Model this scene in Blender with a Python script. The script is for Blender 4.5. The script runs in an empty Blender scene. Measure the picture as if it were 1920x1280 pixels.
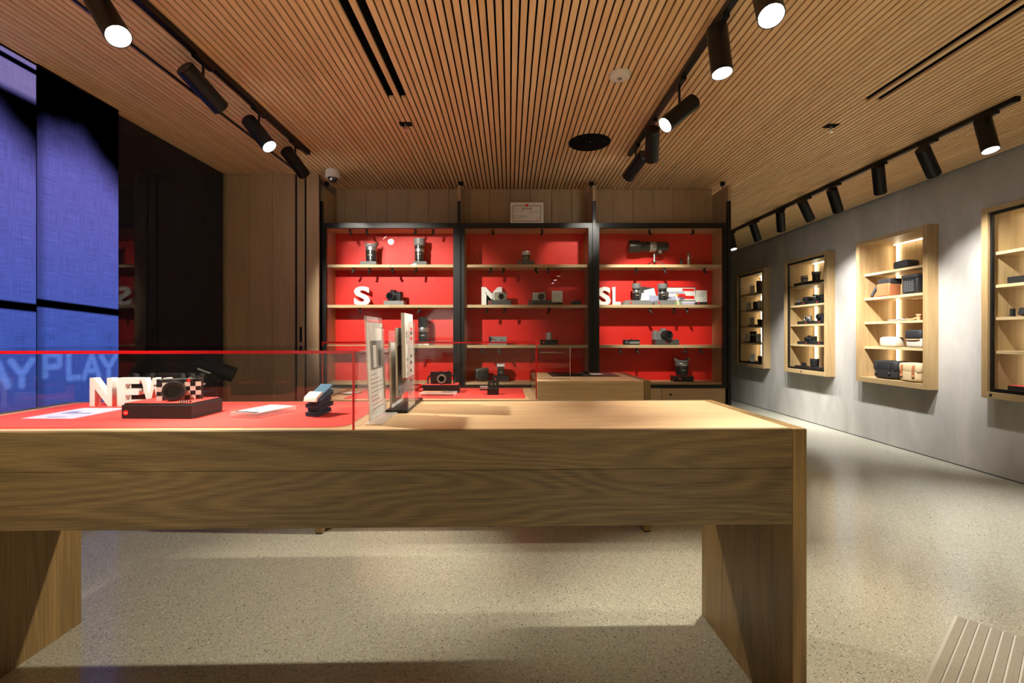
import bpy, bmesh, math, random
from mathutils import Vector, Matrix, Euler
random.seed(7)
sc = bpy.context.scene
R = math.radians

# ------------------------------------------------------------------ camera, world, exposure
F, CX, CY, H = 900.0, 955.0, 628.0, 1.22            # focal length, vanishing point (px), eye height (m)
cam = bpy.data.cameras.new('camera'); camo = bpy.data.objects.new('camera', cam)
sc.collection.objects.link(camo); sc.camera = camo
camo.location = (0, 0, H); camo.rotation_euler = (R(90), 0, 0)
cam.sensor_width = 36.0; cam.lens = 36.0 * F / 1920.0
cam.shift_x = (960 - CX) / 1920.0; cam.shift_y = -(640 - CY) / 1920.0
cam.clip_start = 0.02
w = bpy.data.worlds.new('world'); sc.world = w; w.use_nodes = True
w.node_tree.nodes['Background'].inputs[0].default_value = (0.9, 0.95, 1.0, 1)
w.node_tree.nodes['Background'].inputs[1].default_value = 0.004
sc.view_settings.view_transform = 'Standard'; sc.view_settings.look = 'None'
sc.view_settings.gamma = 1.0; sc.view_settings.exposure = 1.78; sc.view_settings.use_curve_mapping = False
cy = sc.cycles
cy.max_bounces = 9; cy.diffuse_bounces = 5; cy.glossy_bounces = 4; cy.transmission_bounces = 6
cy.transparent_max_bounces = 24; cy.sample_clamp_indirect = 4.0
cy.caustics_reflective = False; cy.caustics_refractive = False; cy.use_denoising = True

SPOT_W = 115.0          # power of one track spotlight
WARM = (1.0, 0.885, 0.715)
NEUT = (1.0, 0.93, 0.82)

CEIL = 2.767
XW = 4.208              # concrete wall
XG = -2.75              # shop window
YF, YB = 4.72, 4.98     # glass cabinets: front and red back
def PX(x, Y): return (x - CX) / F * Y               # pixel column at depth Y -> world x
def PZ(y, Y): return H - (y - CY) / F * Y

# ------------------------------------------------------------------ object helpers
COL = sc.collection
def tag(o, label=None, cat=None, group=None, kind=None):
    if label: o['label'] = label
    if cat: o['category'] = cat
    if group: o['group'] = group
    if kind: o['kind'] = kind
    return o
def thing(name, label, cat, loc=(0, 0, 0), rz=0.0, group=None):
    o = bpy.data.objects.new(name, None); COL.objects.link(o)
    o.empty_display_size = 0.05; o.location = loc; o.rotation_euler = (0, 0, rz)
    return tag(o, label, cat, group)
def copy_tree(o, parent=None):
    c = o.copy(); COL.objects.link(c); c.parent = parent
    for ch in list(o.children): copy_tree(ch, c)
    return c
class MB:
    """collects shapes, then links them as ONE mesh object"""
    def __init__(s): s.v = []; s.f = []; s.m = Matrix.Identity(4); s.mi = []; s.cur = 0
    def xf(s, m): s.m = m; return s
    def _add(s, vs, fs):
        n = len(s.v); s.v += [tuple(s.m @ Vector(p)) for p in vs]
        s.f += [tuple(n + i for i in f) for f in fs]; s.mi += [s.cur] * len(fs); return s
    def box(s, x0, y0, z0, x1, y1, z1):
        vs = [(x0,y0,z0),(x1,y0,z0),(x1,y1,z0),(x0,y1,z0),(x0,y0,z1),(x1,y0,z1),(x1,y1,z1),(x0,y1,z1)]
        return s._add(vs, [(3,2,1,0),(4,5,6,7),(0,1,5,4),(1,2,6,5),(2,3,7,6),(3,0,4,7)])
    def rbox(s, x0, y0, z0, x1, y1, z1, r, n=3):
        """box with rounded vertical edges"""
        pts = []
        for cx_, cy_, a0 in ((x1-r,y1-r,0),(x0+r,y1-r,90),(x0+r,y0+r,180),(x1-r,y0+r,270)):
            for k in range(n+1):
                a = R(a0 + 90*k/n); pts.append((cx_ + r*math.cos(a), cy_ + r*math.sin(a)))
        return s.prism(pts, z0, z1)
    def prism(s, pts, z0, z1):
        n = len(pts); vs = [(x,y,z0) for x,y in pts] + [(x,y,z1) for x,y in pts]
        fs = [tuple(range(n-1,-1,-1)), tuple(range(n,2*n))] + [(i,(i+1)%n,n+(i+1)%n,n+i) for i in range(n)]
        return s._add(vs, fs)
    def lathe(s, prof, n=24, cap=True):
        """prof: (radius, z) from bottom to top round local z"""
        vs = []; fs = []
        for r, z in prof:
            for k in range(n):
                a = 2*math.pi*k/n; vs.append((r*math.cos(a), r*math.sin(a), z))
        for j in range(len(prof)-1):
            for k in range(n):
                a = j*n+k; b = j*n+(k+1)%n; fs.append((a, b, b+n, a+n))
        if cap:
            fs.append(tuple(range(n-1,-1,-1))); m = (len(prof)-1)*n; fs.append(tuple(range(m, m+n)))
        return s._add(vs, fs)
    def cyl(s, p0, p1, r, r1=None, n=16):
        p0 = Vector(p0); p1 = Vector(p1); d = p1 - p0
        old = s.m; s.m = old @ Matrix.Translation(p0) @ d.to_track_quat('Z', 'Y').to_matrix().to_4x4()
        s.lathe([(r, 0), (r if r1 is None else r1, d.length)], n); s.m = old; return s
    def tube(s, pts, r, n=8):
        for a, b in zip(pts[:-1], pts[1:]): s.cyl(a, b, r, n=n)
        return s
    def ribbon(s, path, x0, x1, t):
        """a strap: path of (y,z) points swept from x0 to x1 with thickness t"""
        up = []
        for i, p in enumerate(path):
            a = Vector(path[max(i-1,0)]); b = Vector(path[min(i+1,len(path)-1)]); d = (b-a).normalized()
            up.append((p[0]-d.y*t, p[1]+d.x*t))
        n = len(path); loop = list(path) + up[::-1]
        vs = [(x0,y,z) for y,z in loop] + [(x1,y,z) for y,z in loop]; m = len(loop); fs = []
        for i in range(m): fs.append((i,(i+1)%m,m+(i+1)%m,m+i))
        for i in range(n-1):
            j = m-1-i; fs.append((i,i+1,j-1,j)[::-1]); fs.append((m+i,m+i+1,m+j-1,m+j))
        return s._add(vs, fs)
    def superbox(s, w_, d_, h_, e=0.35, nu=20, nv=12, taper=0.0):
        """soft, stuffed block standing on z=0"""
        vs = []; fs = []
        sp = lambda c, p: math.copysign(abs(c)**p, c)
        for j in range(nv+1):
            ph = -math.pi/2 + math.pi*j/nv
            for i in range(nu):
                th = 2*math.pi*i/nu; z = sp(math.sin(ph), e); k = 1 - taper*(z+1)/2
                vs.append((w_/2*k*sp(math.cos(ph),e)*sp(math.cos(th),e), d_/2*k*sp(math.cos(ph),e)*sp(math.sin(th),e), h_/2*(z+1)))
        for j in range(nv):
            for i in range(nu):
                a = j*nu+i; b = j*nu+(i+1)%nu; fs.append((a,b,b+nu,a+nu))
        return s._add(vs, fs)
    def mesh(s, name, mats, smooth=None):
        me = bpy.data.meshes.new(name); me.from_pydata(s.v, [], s.f)
        for m in (mats if isinstance(mats, (list, tuple)) else [mats]): me.materials.append(m)
        me.polygons.foreach_set('material_index', s.mi)
        bm = bmesh.new(); bm.from_mesh(me); bmesh.ops.recalc_face_normals(bm, faces=bm.faces); bm.to_mesh(me); bm.free()
        if smooth:
            me.polygons.foreach_set('use_smooth', [True]*len(me.polygons)); me.set_sharp_from_angle(angle=R(smooth))
        me.update(); return me
    def build(s, name, mats, parent=None, smooth=None, bevel=0.0, loc=None, rot=None):
        o = bpy.data.objects.new(name, s.mesh(name, mats, smooth)); COL.objects.link(o); o.parent = parent
        if loc: o.location = loc
        if rot: o.rotation_euler = rot
        if bevel:
            b = o.modifiers.new('bevel', 'BEVEL'); b.width = bevel; b.segments = 2; b.limit_method = 'ANGLE'
        return o
def B(name, mat_, parent, x0, y0, z0, x1, y1, z1, bevel=0.0):
    return MB().box(x0,y0,z0,x1,y1,z1).build(name, mat_, parent, bevel=bevel)
def text_mesh(body, size, depth, bold=0.0, shear=0.0, align='CENTER', bevel=0.0):
    c = bpy.data.curves.new('lettering', 'FONT'); c.body = body; c.size = size; c.extrude = depth/2
    c.offset = bold*size; c.shear = shear; c.align_x = align; c.resolution_u = 4; c.bevel_depth = bevel
    o = bpy.data.objects.new('lettering', c); COL.objects.link(o)
    dg = bpy.context.evaluated_depsgraph_get(); me = bpy.data.meshes.new_from_object(o.evaluated_get(dg))
    bpy.data.objects.remove(o); bpy.data.curves.remove(c); return me
def letter(ch, name, label, cat, x0, x1, z0, z1, y, depth, mat_, group=None, rz=0.0):
    """a solid upright letter that fills the box x0..x1, z0..z1, its face at y"""
    me = text_mesh(ch, 1.0, 0.1, bold=0.035)
    xs = [v.co.x for v in me.vertices]; ys = [v.co.y for v in me.vertices]; zs = [v.co.z for v in me.vertices]
    lx, hx, ly, hy, lz, hz = min(xs), max(xs), min(ys), max(ys), min(zs), max(zs)
    for v in me.vertices:
        u = (v.co.x-lx)/(hx-lx); t = (v.co.y-ly)/(hy-ly); d = (hz-v.co.z)/(hz-lz)
        v.co = ((u-.5)*(x1-x0), d*depth, t*(z1-z0))
    me.materials.clear(); me.materials.append(mat_)
    o = bpy.data.objects.new(name, me); COL.objects.link(o)
    o.location = ((x0+x1)/2, y, z0); o.rotation_euler = (0,0,rz)
    return tag(o, label, cat, group)

# ------------------------------------------------------------------ materials
def newmat(name):
    m = bpy.data.materials.new(name); m.use_nodes = True
    nt = m.node_tree; return m, nt, nt.nodes, nt.links, nt.nodes['Principled BSDF']
def mat(name, col, rough=0.5, metal=0.0, spec=0.5, coat=0.0, noise=0.0, nscale=60.0):
    m, nt, N, L, b = newmat(name)
    b.inputs['Base Color'].default_value = (*col, 1); b.inputs['Roughness'].default_value = rough
    b.inputs['Metallic'].default_value = metal; b.inputs['Specular IOR Level'].default_value = spec
    b.inputs['Coat Weight'].default_value = coat
    if noise:
        tc = N.new('ShaderNodeTexCoord'); n = N.new('ShaderNodeTexNoise'); n.inputs['Scale'].default_value = nscale
        L.new(tc.outputs['Object'], n.inputs['Vector']); r = N.new('ShaderNodeValToRGB')
        r.color_ramp.elements[0].color = (*[c*(1-noise) for c in col],1); r.color_ramp.elements[1].color = (*[min(1,c*(1+noise)) for c in col],1)
        L.new(n.outputs[0], r.inputs[0]); L.new(r.outputs[0], b.inputs['Base Color'])
    return m
def emit(name, col, s, sample=False):
    m, nt, N, L, b = newmat(name); N.remove(b); e = N.new('ShaderNodeEmission')
    e.inputs[0].default_value = (*col,1); e.inputs[1].default_value = s
    L.new(e.outputs[0], N['Material Output'].inputs[0])
    if not sample: m.cycles.emission_sampling = 'NONE'
    return m
def glass(name, tint=(1,1,1), ior=1.5, rough=0.0, haze=0.0, boost=1.0):
    m, nt, N, L, b = newmat(name); N.remove(b)
    t = N.new('ShaderNodeBsdfTransparent'); t.inputs[0].default_value = (*tint,1)
    g = N.new('ShaderNodeBsdfGlossy'); g.inputs['Roughness'].default_value = rough
    fr = N.new('ShaderNodeFresnel'); fr.inputs[0].default_value = ior
    ml = N.new('ShaderNodeMath'); ml.operation = 'MULTIPLY'; ml.use_clamp = True; ml.inputs[1].default_value = boost
    ge = N.new('ShaderNodeNewGeometry'); iv = N.new('ShaderNodeMath'); iv.operation = 'SUBTRACT'; iv.inputs[0].default_value = 1.0
    L.new(ge.outputs['Backfacing'], iv.inputs[1]); fm = N.new('ShaderNodeMath'); fm.operation = 'MULTIPLY'
    L.new(fr.outputs[0], fm.inputs[0]); L.new(iv.outputs[0], fm.inputs[1]); L.new(fm.outputs[0], ml.inputs[0])
    mx = N.new('ShaderNodeMixShader'); L.new(ml.outputs[0], mx.inputs[0]); L.new(t.outputs[0], mx.inputs[1]); L.new(g.outputs[0], mx.inputs[2])
    out = mx
    if haze:
        d = N.new('ShaderNodeBsdfDiffuse'); d.inputs[0].default_value = (.9,.9,.9,1)
        m2 = N.new('ShaderNodeMixShader'); m2.inputs[0].default_value = haze
        L.new(mx.outputs[0], m2.inputs[1]); L.new(d.outputs[0], m2.inputs[2]); out = m2
    L.new(out.outputs[0], N['Material Output'].inputs[0]); return m
def wood(name, dark, light, axis='X', rings=10.0, ring_amt=0.5, across=6.0, along=0.55, fiber=130.0, rough=0.42, vary=0.12, bump=0.06):
    m, nt, N, L, b = newmat(name)
    tc = N.new('ShaderNodeTexCoord'); oi = N.new('ShaderNodeObjectInfo')
    mu = N.new('ShaderNodeVectorMath'); mu.operation = 'MULTIPLY'; mu.inputs[1].default_value = (13.1, 29.7, 41.3)
    L.new(oi.outputs['Random'], mu.inputs[0])
    ad = N.new('ShaderNodeVectorMath'); L.new(tc.outputs['Object'], ad.inputs[0]); L.new(mu.outputs[0], ad.inputs[1])
    i = 'XYZ'.index(axis)
    def mapped(al, ac):
        mp = N.new('ShaderNodeMapping'); s = [ac]*3; s[i] = al; mp.inputs['Scale'].default_value = s
        L.new(ad.outputs[0], mp.inputs[0]); return mp.outputs[0]
    n1 = N.new('ShaderNodeTexNoise'); n1.inputs['Scale'].default_value = 1; n1.inputs['Detail'].default_value = 1.5; n1.inputs['Distortion'].default_value = .35
    L.new(mapped(along, across), n1.inputs['Vector'])
    k = N.new('ShaderNodeMath'); k.operation = 'MULTIPLY'; k.inputs[1].default_value = rings*6.283; L.new(n1.outputs[0], k.inputs[0])
    sn = N.new('ShaderNodeMath'); sn.operation = 'SINE'; L.new(k.outputs[0], sn.inputs[0])
    n2 = N.new('ShaderNodeTexNoise'); n2.inputs['Scale'].default_value = 1; n2.inputs['Detail'].default_value = 3; L.new(mapped(fiber*.03, fiber), n2.inputs['Vector'])
    n3 = N.new('ShaderNodeTexNoise'); n3.inputs['Scale'].default_value = 1; n3.inputs['Detail'].default_value = 2; L.new(mapped(.5, 2.5), n3.inputs['Vector'])
    def mad(src, a, c):
        q = N.new('ShaderNodeMath'); q.operation = 'MULTIPLY_ADD'; L.new(src, q.inputs[0]); q.inputs[1].default_value = a
        if isinstance(c, (int, float)): q.inputs[2].default_value = c
        else: L.new(c, q.inputs[2])
        return q.outputs[0]
    v = mad(sn.outputs[0], .25*ring_amt, .5 - .45 - .3)
    v = mad(n2.outputs[0], .9, v); v = mad(n3.outputs[0], .6, v)
    v = mad(oi.outputs['Random'], vary, v)
    rp = N.new('ShaderNodeValToRGB'); rp.color_ramp.elements[0].position = .2; rp.color_ramp.elements[1].position = .85
    rp.color_ramp.elements[0].color = (*dark,1); rp.color_ramp.elements[1].color = (*light,1)
    L.new(v, rp.inputs[0]); L.new(rp.outputs[0], b.inputs['Base Color'])
    b.inputs['Roughness'].default_value = rough; b.inputs['Specular IOR Level'].default_value = .35
    if bump:
        bp = N.new('ShaderNodeBump'); bp.inputs['Strength'].default_value = bump; bp.inputs['Distance'].default_value = .002
        L.new(n2.outputs[0], bp.inputs['Height']); L.new(bp.outputs[0], b.inputs['Normal'])
    return m
def terrazzo():
    m, nt, N, L, b = newmat('terrazzo')
    tc = N.new('ShaderNodeTexCoord')
    def vor(scale):
        v = N.new('ShaderNodeTexVoronoi'); v.inputs['Scale'].default_value = scale; L.new(tc.outputs['Object'], v.inputs['Vector'])
        s = N.new('ShaderNodeSeparateColor'); L.new(v.outputs['Color'], s.inputs[0]); return s.outputs[0]
    ns = N.new('ShaderNodeTexNoise'); ns.inputs['Scale'].default_value = 1.3; ns.inputs['Detail'].default_value = 5; L.new(tc.outputs['Object'], ns.inputs['Vector'])
    r0 = N.new('ShaderNodeValToRGB'); r0.color_ramp.elements[0].color = (.325,.322,.25,1); r0.color_ramp.elements[1].color = (.415,.41,.325,1)
    L.new(ns.outputs[0], r0.inputs[0])
    col = r0.outputs[0]
    for scale, lo, c in ((270, .05, (.11,.10,.075)), (250, .05, (.62,.60,.52)), (560, .10, (.21,.20,.15)), (620, .10, (.52,.51,.43)), (190, .010, (.11,.10,.07))):
        t = N.new('ShaderNodeMath'); t.operation = 'LESS_THAN'; t.inputs[1].default_value = lo; L.new(vor(scale), t.inputs[0])
        mx = N.new('ShaderNodeMix'); mx.data_type = 'RGBA'; L.new(t.outputs[0], mx.inputs['Factor']); L.new(col, mx.inputs['A']); mx.inputs['B'].default_value = (*c,1)
        col = mx.outputs['Result']
    L.new(col, b.inputs['Base Color'])
    n2 = N.new('ShaderNodeTexNoise'); n2.inputs['Scale'].default_value = 2.2; n2.inputs['Detail'].default_value = 4; L.new(tc.outputs['Object'], n2.inputs['Vector'])
    mr = N.new('ShaderNodeMapRange'); mr.inputs['To Min'].default_value = .12; mr.inputs['To Max'].default_value = .22
    L.new(n2.outputs[0], mr.inputs['Value']); L.new(mr.outputs[0], b.inputs['Roughness'])
    b.inputs['Specular IOR Level'].default_value = .55
    return m
def plaster(name, c0, c1, rough=.75):
    m, nt, N, L, b = newmat(name)
    tc = N.new('ShaderNodeTexCoord'); mp = N.new('ShaderNodeMapping'); mp.inputs['Scale'].default_value = (2.2,2.2,.8); L.new(tc.outputs['Object'], mp.inputs[0])
    n = N.new('ShaderNodeTexNoise'); n.inputs['Scale'].default_value = 1.1; n.inputs['Detail'].default_value = 7; n.inputs['Roughness'].default_value = .6; n.inputs['Distortion'].default_value = .8
    L.new(mp.outputs[0], n.inputs['Vector'])
    r = N.new('ShaderNodeValToRGB'); r.color_ramp.elements[0].position = .3; r.color_ramp.elements[1].position = .72
    r.color_ramp.elements[0].color = (*c0,1); r.color_ramp.elements[1].color = (*c1,1)
    L.new(n.outputs[0], r.inputs[0]); L.new(r.outputs[0], b.inputs['Base Color']); b.inputs['Roughness'].default_value = rough
    bp = N.new('ShaderNodeBump'); bp.inputs['Strength'].default_value = .15; bp.inputs['Distance'].default_value = .01
    L.new(n.outputs[0], bp.inputs['Height']); L.new(bp.outputs[0], b.inputs['Normal'])
    return m
def painted_glow(name, lilac):
    """print on a backlit fabric: dark head, blue field, slanting dark stripe, soft PLAY lettering, woven texture.
    object coordinates: x 0..0.567 across, z height above the floor"""
    m, nt, N, L, b = newmat(name); N.remove(b)
    tc = N.new('ShaderNodeTexCoord'); sp = N.new('ShaderNodeSeparateXYZ'); L.new(tc.outputs['Object'], sp.inputs[0])
    x, z = sp.outputs['X'], sp.outputs['Z']
    def op(o, a, b_=0.0, c=None):
        q = N.new('ShaderNodeMath'); q.operation = o
        for i, s in enumerate((a, b_, c)):
            if s is None: continue
            if isinstance(s, (int, float)): q.inputs[i].default_value = s
            else: L.new(s, q.inputs[i])
        return q.outputs[0]
    def smooth(v, lo, hi):
        q = N.new('ShaderNodeMapRange'); q.interpolation_type = 'SMOOTHSTEP'; L.new(v, q.inputs['Value'])
        q.inputs['From Min'].default_value = lo; q.inputs['From Max'].default_value = hi; return q.outputs[0]
    def seg(ax, az, bx, bz):
        dx, dz = bx-ax, bz-az; l2 = dx*dx+dz*dz
        px = op('SUBTRACT', x, ax); pz = op('SUBTRACT', z, az)
        t = op('DIVIDE', op('ADD', op('MULTIPLY', px, dx), op('MULTIPLY', pz, dz)), l2)
        t = op('MINIMUM', op('MAXIMUM', t, 0.0), 1.0)
        ex = op('SUBTRACT', px, op('MULTIPLY', t, dx)); ez = op('SUBTRACT', pz, op('MULTIPLY', t, dz))
        return op('SQRT', op('ADD', op('MULTIPLY', ex, ex), op('MULTIPLY', ez, ez)))
    z0, z1 = .962, 1.090; zm = 1.022
    S = [(.045,z0+.02,.045,z1+.02),(.045,z1+.02,.125,z1+.012),(.135,z1+.005,.135,zm+.02),(.045,zm+.01,.125,zm+.012),
         (.195,z0-.004,.195,z1+.01),(.195,z0-.004,.265,z0-.006),
         (.30,z0-.012,.355,z1),(.355,z1,.412,z0-.014),(.32,z0+.03,.39,z0+.03),
         (.43,z1-.012,.487,zm-.02),(.545,z1-.012,.487,zm-.02),(.487,zm-.02,.487,z0-.022)]
    d = None
    for s_ in S:
        e = seg(*s_); d = e if d is None else op('MINIMUM', d, e)
    letters = op('SUBTRACT', 1.0, smooth(d, .006, .030))
    u = op('SUBTRACT', x, .19); arch = op('SUBTRACT', 2.46, op('MULTIPLY', op('MULTIPLY', u, u), 1.3))
    nz = N.new('ShaderNodeTexNoise'); nz.inputs['Scale'].default_value = 5; nz.inputs['Detail'].default_value = 3; L.new(tc.outputs['Object'], nz.inputs['Vector'])
    arch = op('MULTIPLY_ADD', nz.outputs[0], .12, arch)
    lit = op('SUBTRACT', 1.0, smooth(op('SUBTRACT', z, arch), -.33, .03))  # soft arch where the painted glow fades into the unlit head
    st = op('ABSOLUTE', op('SUBTRACT', z, op('SUBTRACT', 1.405, op('MULTIPLY', x, .055))))
    stripe = smooth(st, .017, .031)
    low = smooth(z, .3, 1.15)
    fold = smooth(x, 0.0, .07)  # dims the painted glow along one side edge
    val = op('MULTIPLY', op('MULTIPLY', lit, stripe), op('MULTIPLY_ADD', low, .5, .5))
    val = op('MULTIPLY', val, op('MULTIPLY_ADD', fold, .45, .55))
    weave = N.new('ShaderNodeTexNoise'); weave.inputs['Scale'].default_value = 1
    mp = N.new('ShaderNodeMapping'); mp.inputs['Scale'].default_value = (260, 1, 7); L.new(tc.outputs['Object'], mp.inputs[0]); L.new(mp.outputs[0], weave.inputs['Vector'])
    weave2 = N.new('ShaderNodeTexNoise'); weave2.inputs['Scale'].default_value = 1
    mp2 = N.new('ShaderNodeMapping'); mp2.inputs['Scale'].default_value = (7, 1, 260); L.new(tc.outputs['Object'], mp2.inputs[0]); L.new(mp2.outputs[0], weave2.inputs['Vector'])
    wv = op('ADD', weave.outputs[0], weave2.outputs[0]); val = op('MULTIPLY', val, op('MULTIPLY_ADD', wv, .82, .09))
    r = N.new('ShaderNodeMix'); r.data_type = 'RGBA'; L.new(smooth(z, 1.0, 2.3), r.inputs['Factor'])
    r.inputs['A'].default_value = (.016,.030,.135,1); r.inputs['B'].default_value = (.042,.038,.15,1)
    r2 = N.new('ShaderNodeMix'); r2.data_type = 'RGBA'; L.new(op('MULTIPLY', letters, .8), r2.inputs['Factor']); L.new(r.outputs['Result'], r2.inputs['A']); r2.inputs['B'].default_value = (.045,.085,.26,1)
    if lilac:
        band = op('MULTIPLY', smooth(z, 2.52, 2.58), op('SUBTRACT', 1.0, op('MULTIPLY', smooth(z, 2.695, 2.705), op('SUBTRACT', 1.0, smooth(z, 2.725, 2.735)))))
        val = op('MAXIMUM', val, op('MULTIPLY', band, op('MULTIPLY_ADD', wv, .6, .2)))
        r3 = N.new('ShaderNodeMix'); r3.data_type = 'RGBA'; L.new(band, r3.inputs['Factor']); L.new(r2.outputs['Result'], r3.inputs['A']); r3.inputs['B'].default_value = (.075,.06,.14,1); r2 = r3
    e = N.new('ShaderNodeEmission'); L.new(r2.outputs['Result'], e.inputs[0]); L.new(val, e.inputs[1]); L.new(e.outputs[0], N['Material Output'].inputs[0])
    return m

OAK_D, OAK_L = (.27,.165,.075), (.52,.36,.19)
M = dict(
    slat   = wood('slat_oak', (.66,.40,.185), (.90,.63,.35), 'Y', ring_amt=.2, fiber=200, vary=.18, rough=.5, bump=0),
    apron  = wood('shaded_apron_oak', (.047,.030,.011), (.190,.124,.051), 'X', rings=20, ring_amt=.42, across=4.6, along=.6, fiber=300, rough=.45, vary=.1),  # richer brown than the top, darkened further to stand in for shade
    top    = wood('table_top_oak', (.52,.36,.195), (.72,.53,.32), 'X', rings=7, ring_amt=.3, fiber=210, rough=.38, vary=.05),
    leg    = wood('shaded_leg_oak', (.115,.07,.024), (.28,.178,.067), 'Z', rings=6, ring_amt=.5, across=5, fiber=120, rough=.45),  # table oak darkened in colour for the less lit legs
    panel  = wood('panel_oak', (.33,.215,.115), (.47,.325,.185), 'Z', rings=4, ring_amt=.2, fiber=140, rough=.5, vary=.12),
    shelfX = wood('shelf_oak', (.42,.29,.15), (.62,.455,.26), 'X', ring_amt=.2, rough=.45, vary=.05),
    cabZ   = wood('cabinet_oak', (.36,.225,.105), (.56,.38,.19), 'Z', rings=5, ring_amt=.4, rough=.45, vary=.05),
    shelfY = wood('niche_shelf_oak', (.42,.29,.15), (.62,.455,.26), 'Y', ring_amt=.2, rough=.45, vary=.05),
    nichZ  = wood('niche_oak', (.30,.195,.088), (.46,.32,.155), 'Z', rings=5, ring_amt=.4, rough=.5, vary=.05),
    frameY = wood('niche_rail_oak', (.30,.205,.095), (.42,.30,.15), 'Y', ring_amt=.2, rough=.5, vary=.04),
    terr = terrazzo(), conc = plaster('concrete_plaster', (.34,.33,.305), (.50,.485,.455)),
    dark = plaster('dark_plaster', (.03,.03,.032), (.05,.05,.052)),
    black = mat('matt_black', (.005,.005,.005), .55, spec=.3), blackm = mat('black_metal', (.006,.006,.006), .4, spec=.35),
    void = mat('ceiling_void_black', (.006,.006,.006), .95, spec=.1), plinth_g = mat('graphite_plinth', (.06,.06,.06), .5), plinth_b = mat('black_plinth', (.010,.010,.010), .55),
    red = mat('red_lacquer', (.66,.018,.013), .5, spec=.3), redmat = mat('red_mat', (.72,.055,.045), .6, noise=.04), redacr = mat('red_acrylic_edge', (.72,.008,.012), .2),
    reddot = mat('red_dot', (.75,.02,.02), .4), white = mat('white_paint', (.78,.77,.74), .5), offw = mat('offwhite_plastic', (.70,.66,.60), .45),
    pinkw = mat('white_foam', (.80,.77,.74), .6), silver = mat('silver', (.62,.61,.58), .28, .9), steel = mat('brushed_steel', (.45,.45,.45), .35, .9),
    grey = mat('grey_plastic', (.20,.20,.20), .45), lens = mat('lens_black', (.015,.015,.016), .3, spec=.6), lensglass = mat('front_glass', (.004,.004,.007), .05, spec=.9, coat=.5),
    paper = mat('white_paper', (.80,.80,.79), .7), papg = mat('grey_print', (.20,.20,.21), .6), papk = mat('black_print', (.03,.03,.03), .55), ink = mat('ink_grey', (.30,.30,.30), .7),
    blue = mat('blue_cloth', (.055,.16,.28), .8), navy = mat('navy_cloth', (.02,.035,.085), .8), tan = mat('tan_leather', (.34,.12,.05), .45, noise=.2), tanl = mat('light_tan_leather', (.55,.25,.12), .5),
    khaki = mat('khaki_canvas', (.52,.39,.22), .85, noise=.12, nscale=200), cream = mat('cream_leather', (.50,.46,.38), .5), bagk = mat('black_canvas', (.012,.012,.013), .7, noise=.4, nscale=300), leatherk = mat('black_leather', (.02,.02,.02), .35, noise=.5, nscale=150),
    brownm = mat('old_paper', (.62,.58,.50), .7), gold = mat('brown_print', (.16,.09,.05), .6), alu = mat('aluminium', (.55,.52,.44), .35, .8), rug = mat('mat_carpet', (.30,.275,.215), .95, noise=.55, nscale=260),
    glass = glass('cabinet_glass', (.97,.98,.97), 1.5, boost=1.0), shop = glass('shop_window_glass', (.93,.95,.95), 1.52, boost=.85), acr = glass('clear_acrylic', (.985,.985,.985), 1.49, boost=1.0), acrh = glass('hazed_acrylic', (.96,.96,.96), 1.49, haze=.10), acrb = glass('block_acrylic', (.97,.95,.95), 1.49, haze=.28), acrt = glass('lid_acrylic', (.98,.98,.98), 1.49, boost=1.6),
    lamp = emit('lamp_glow', (1,.97,.92), 14.0), led = emit('led_strip', (1,.85,.58), 3.6, True), yel = mat('yellow_mark', (.7,.5,.05), .5), green = mat('print_green', (.25,.36,.10), .6), lilac = mat('print_lilac', (.42,.42,.62), .6), pblue = mat('print_blue', (.16,.18,.36), .6),
)

# ------------------------------------------------------------------ the setting
YR, YE = -3.0, 10.0                                         # rear wall, end of the corridor
fl = tag(B('floor', M['terr'], None, -9.0, YR, -0.1, XW+.5, YE, 0.0), kind='structure')
ce = tag(B('ceiling', M['void'], None, XG, YR, CEIL+.085, XW, YE, CEIL+.15), kind='structure')
def slat_mesh(y0, y1): return MB().box(-.0148, y0, CEIL, .0148, y1, CEIL+.015).mesh('slat', M['slat'])
full, cutl, cutr = slat_mesh(YR, YE), slat_mesh(3.13, YE), slat_mesh(3.17, YE)
for k in range(int((XW - XG)/.04)):
    o = bpy.data.objects.new('slat', cutl if k in (49, 51) else cutr if k in (127, 129) else full)
    COL.objects.link(o); o.location.x = -2.73 + .04*k; o.parent = ce
tr = tag(MB().box(-2.014, YR, CEIL-.004, -1.998, 4.6, CEIL).build('trim_1', M['black']), kind='structure')
B('edge_strip', M['steel'], tr, -2.019, YR, CEIL-.005, -2.0145, 4.6, CEIL)

niches = [(3.20, 4.172), (4.707, 5.68), (6.20, 7.165), (7.74, 8.68)]
def holed_wall():
    b = MB(); z0, z1 = .70, 2.30; ys = [YR] + [v for a, c in niches for v in (a+.03, c-.03)] + [YE]
    for i in range(len(ys)-1):
        if i % 2 == 0: b.box(XW, ys[i], 0, XW+.4, ys[i+1], CEIL+.03)
        else:
            b.box(XW, ys[i], 0, XW+.4, ys[i+1], z0); b.box(XW, ys[i], z1, XW+.4, ys[i+1], CEIL+.03)
    return b
tag(holed_wall().build('wall_right', M['conc']), kind='structure')
tag(B('baseboard_right', M['dark'], None, XW-.004, YR, 0, XW, YE, .008), kind='structure')
tag(B('wall_rear', M['conc'], None, -9, YR-.15, 0, XW, YR, CEIL), kind='structure')
tag(B('wall_end', M['dark'], None, 2.2, YE, 0, XW, YE+.1, CEIL), kind='structure')
wb = tag(B('wall_back', M['dark'], None, -1.834, 5.095, 0, 2.145, 5.18, CEIL-.002), kind='structure')
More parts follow.
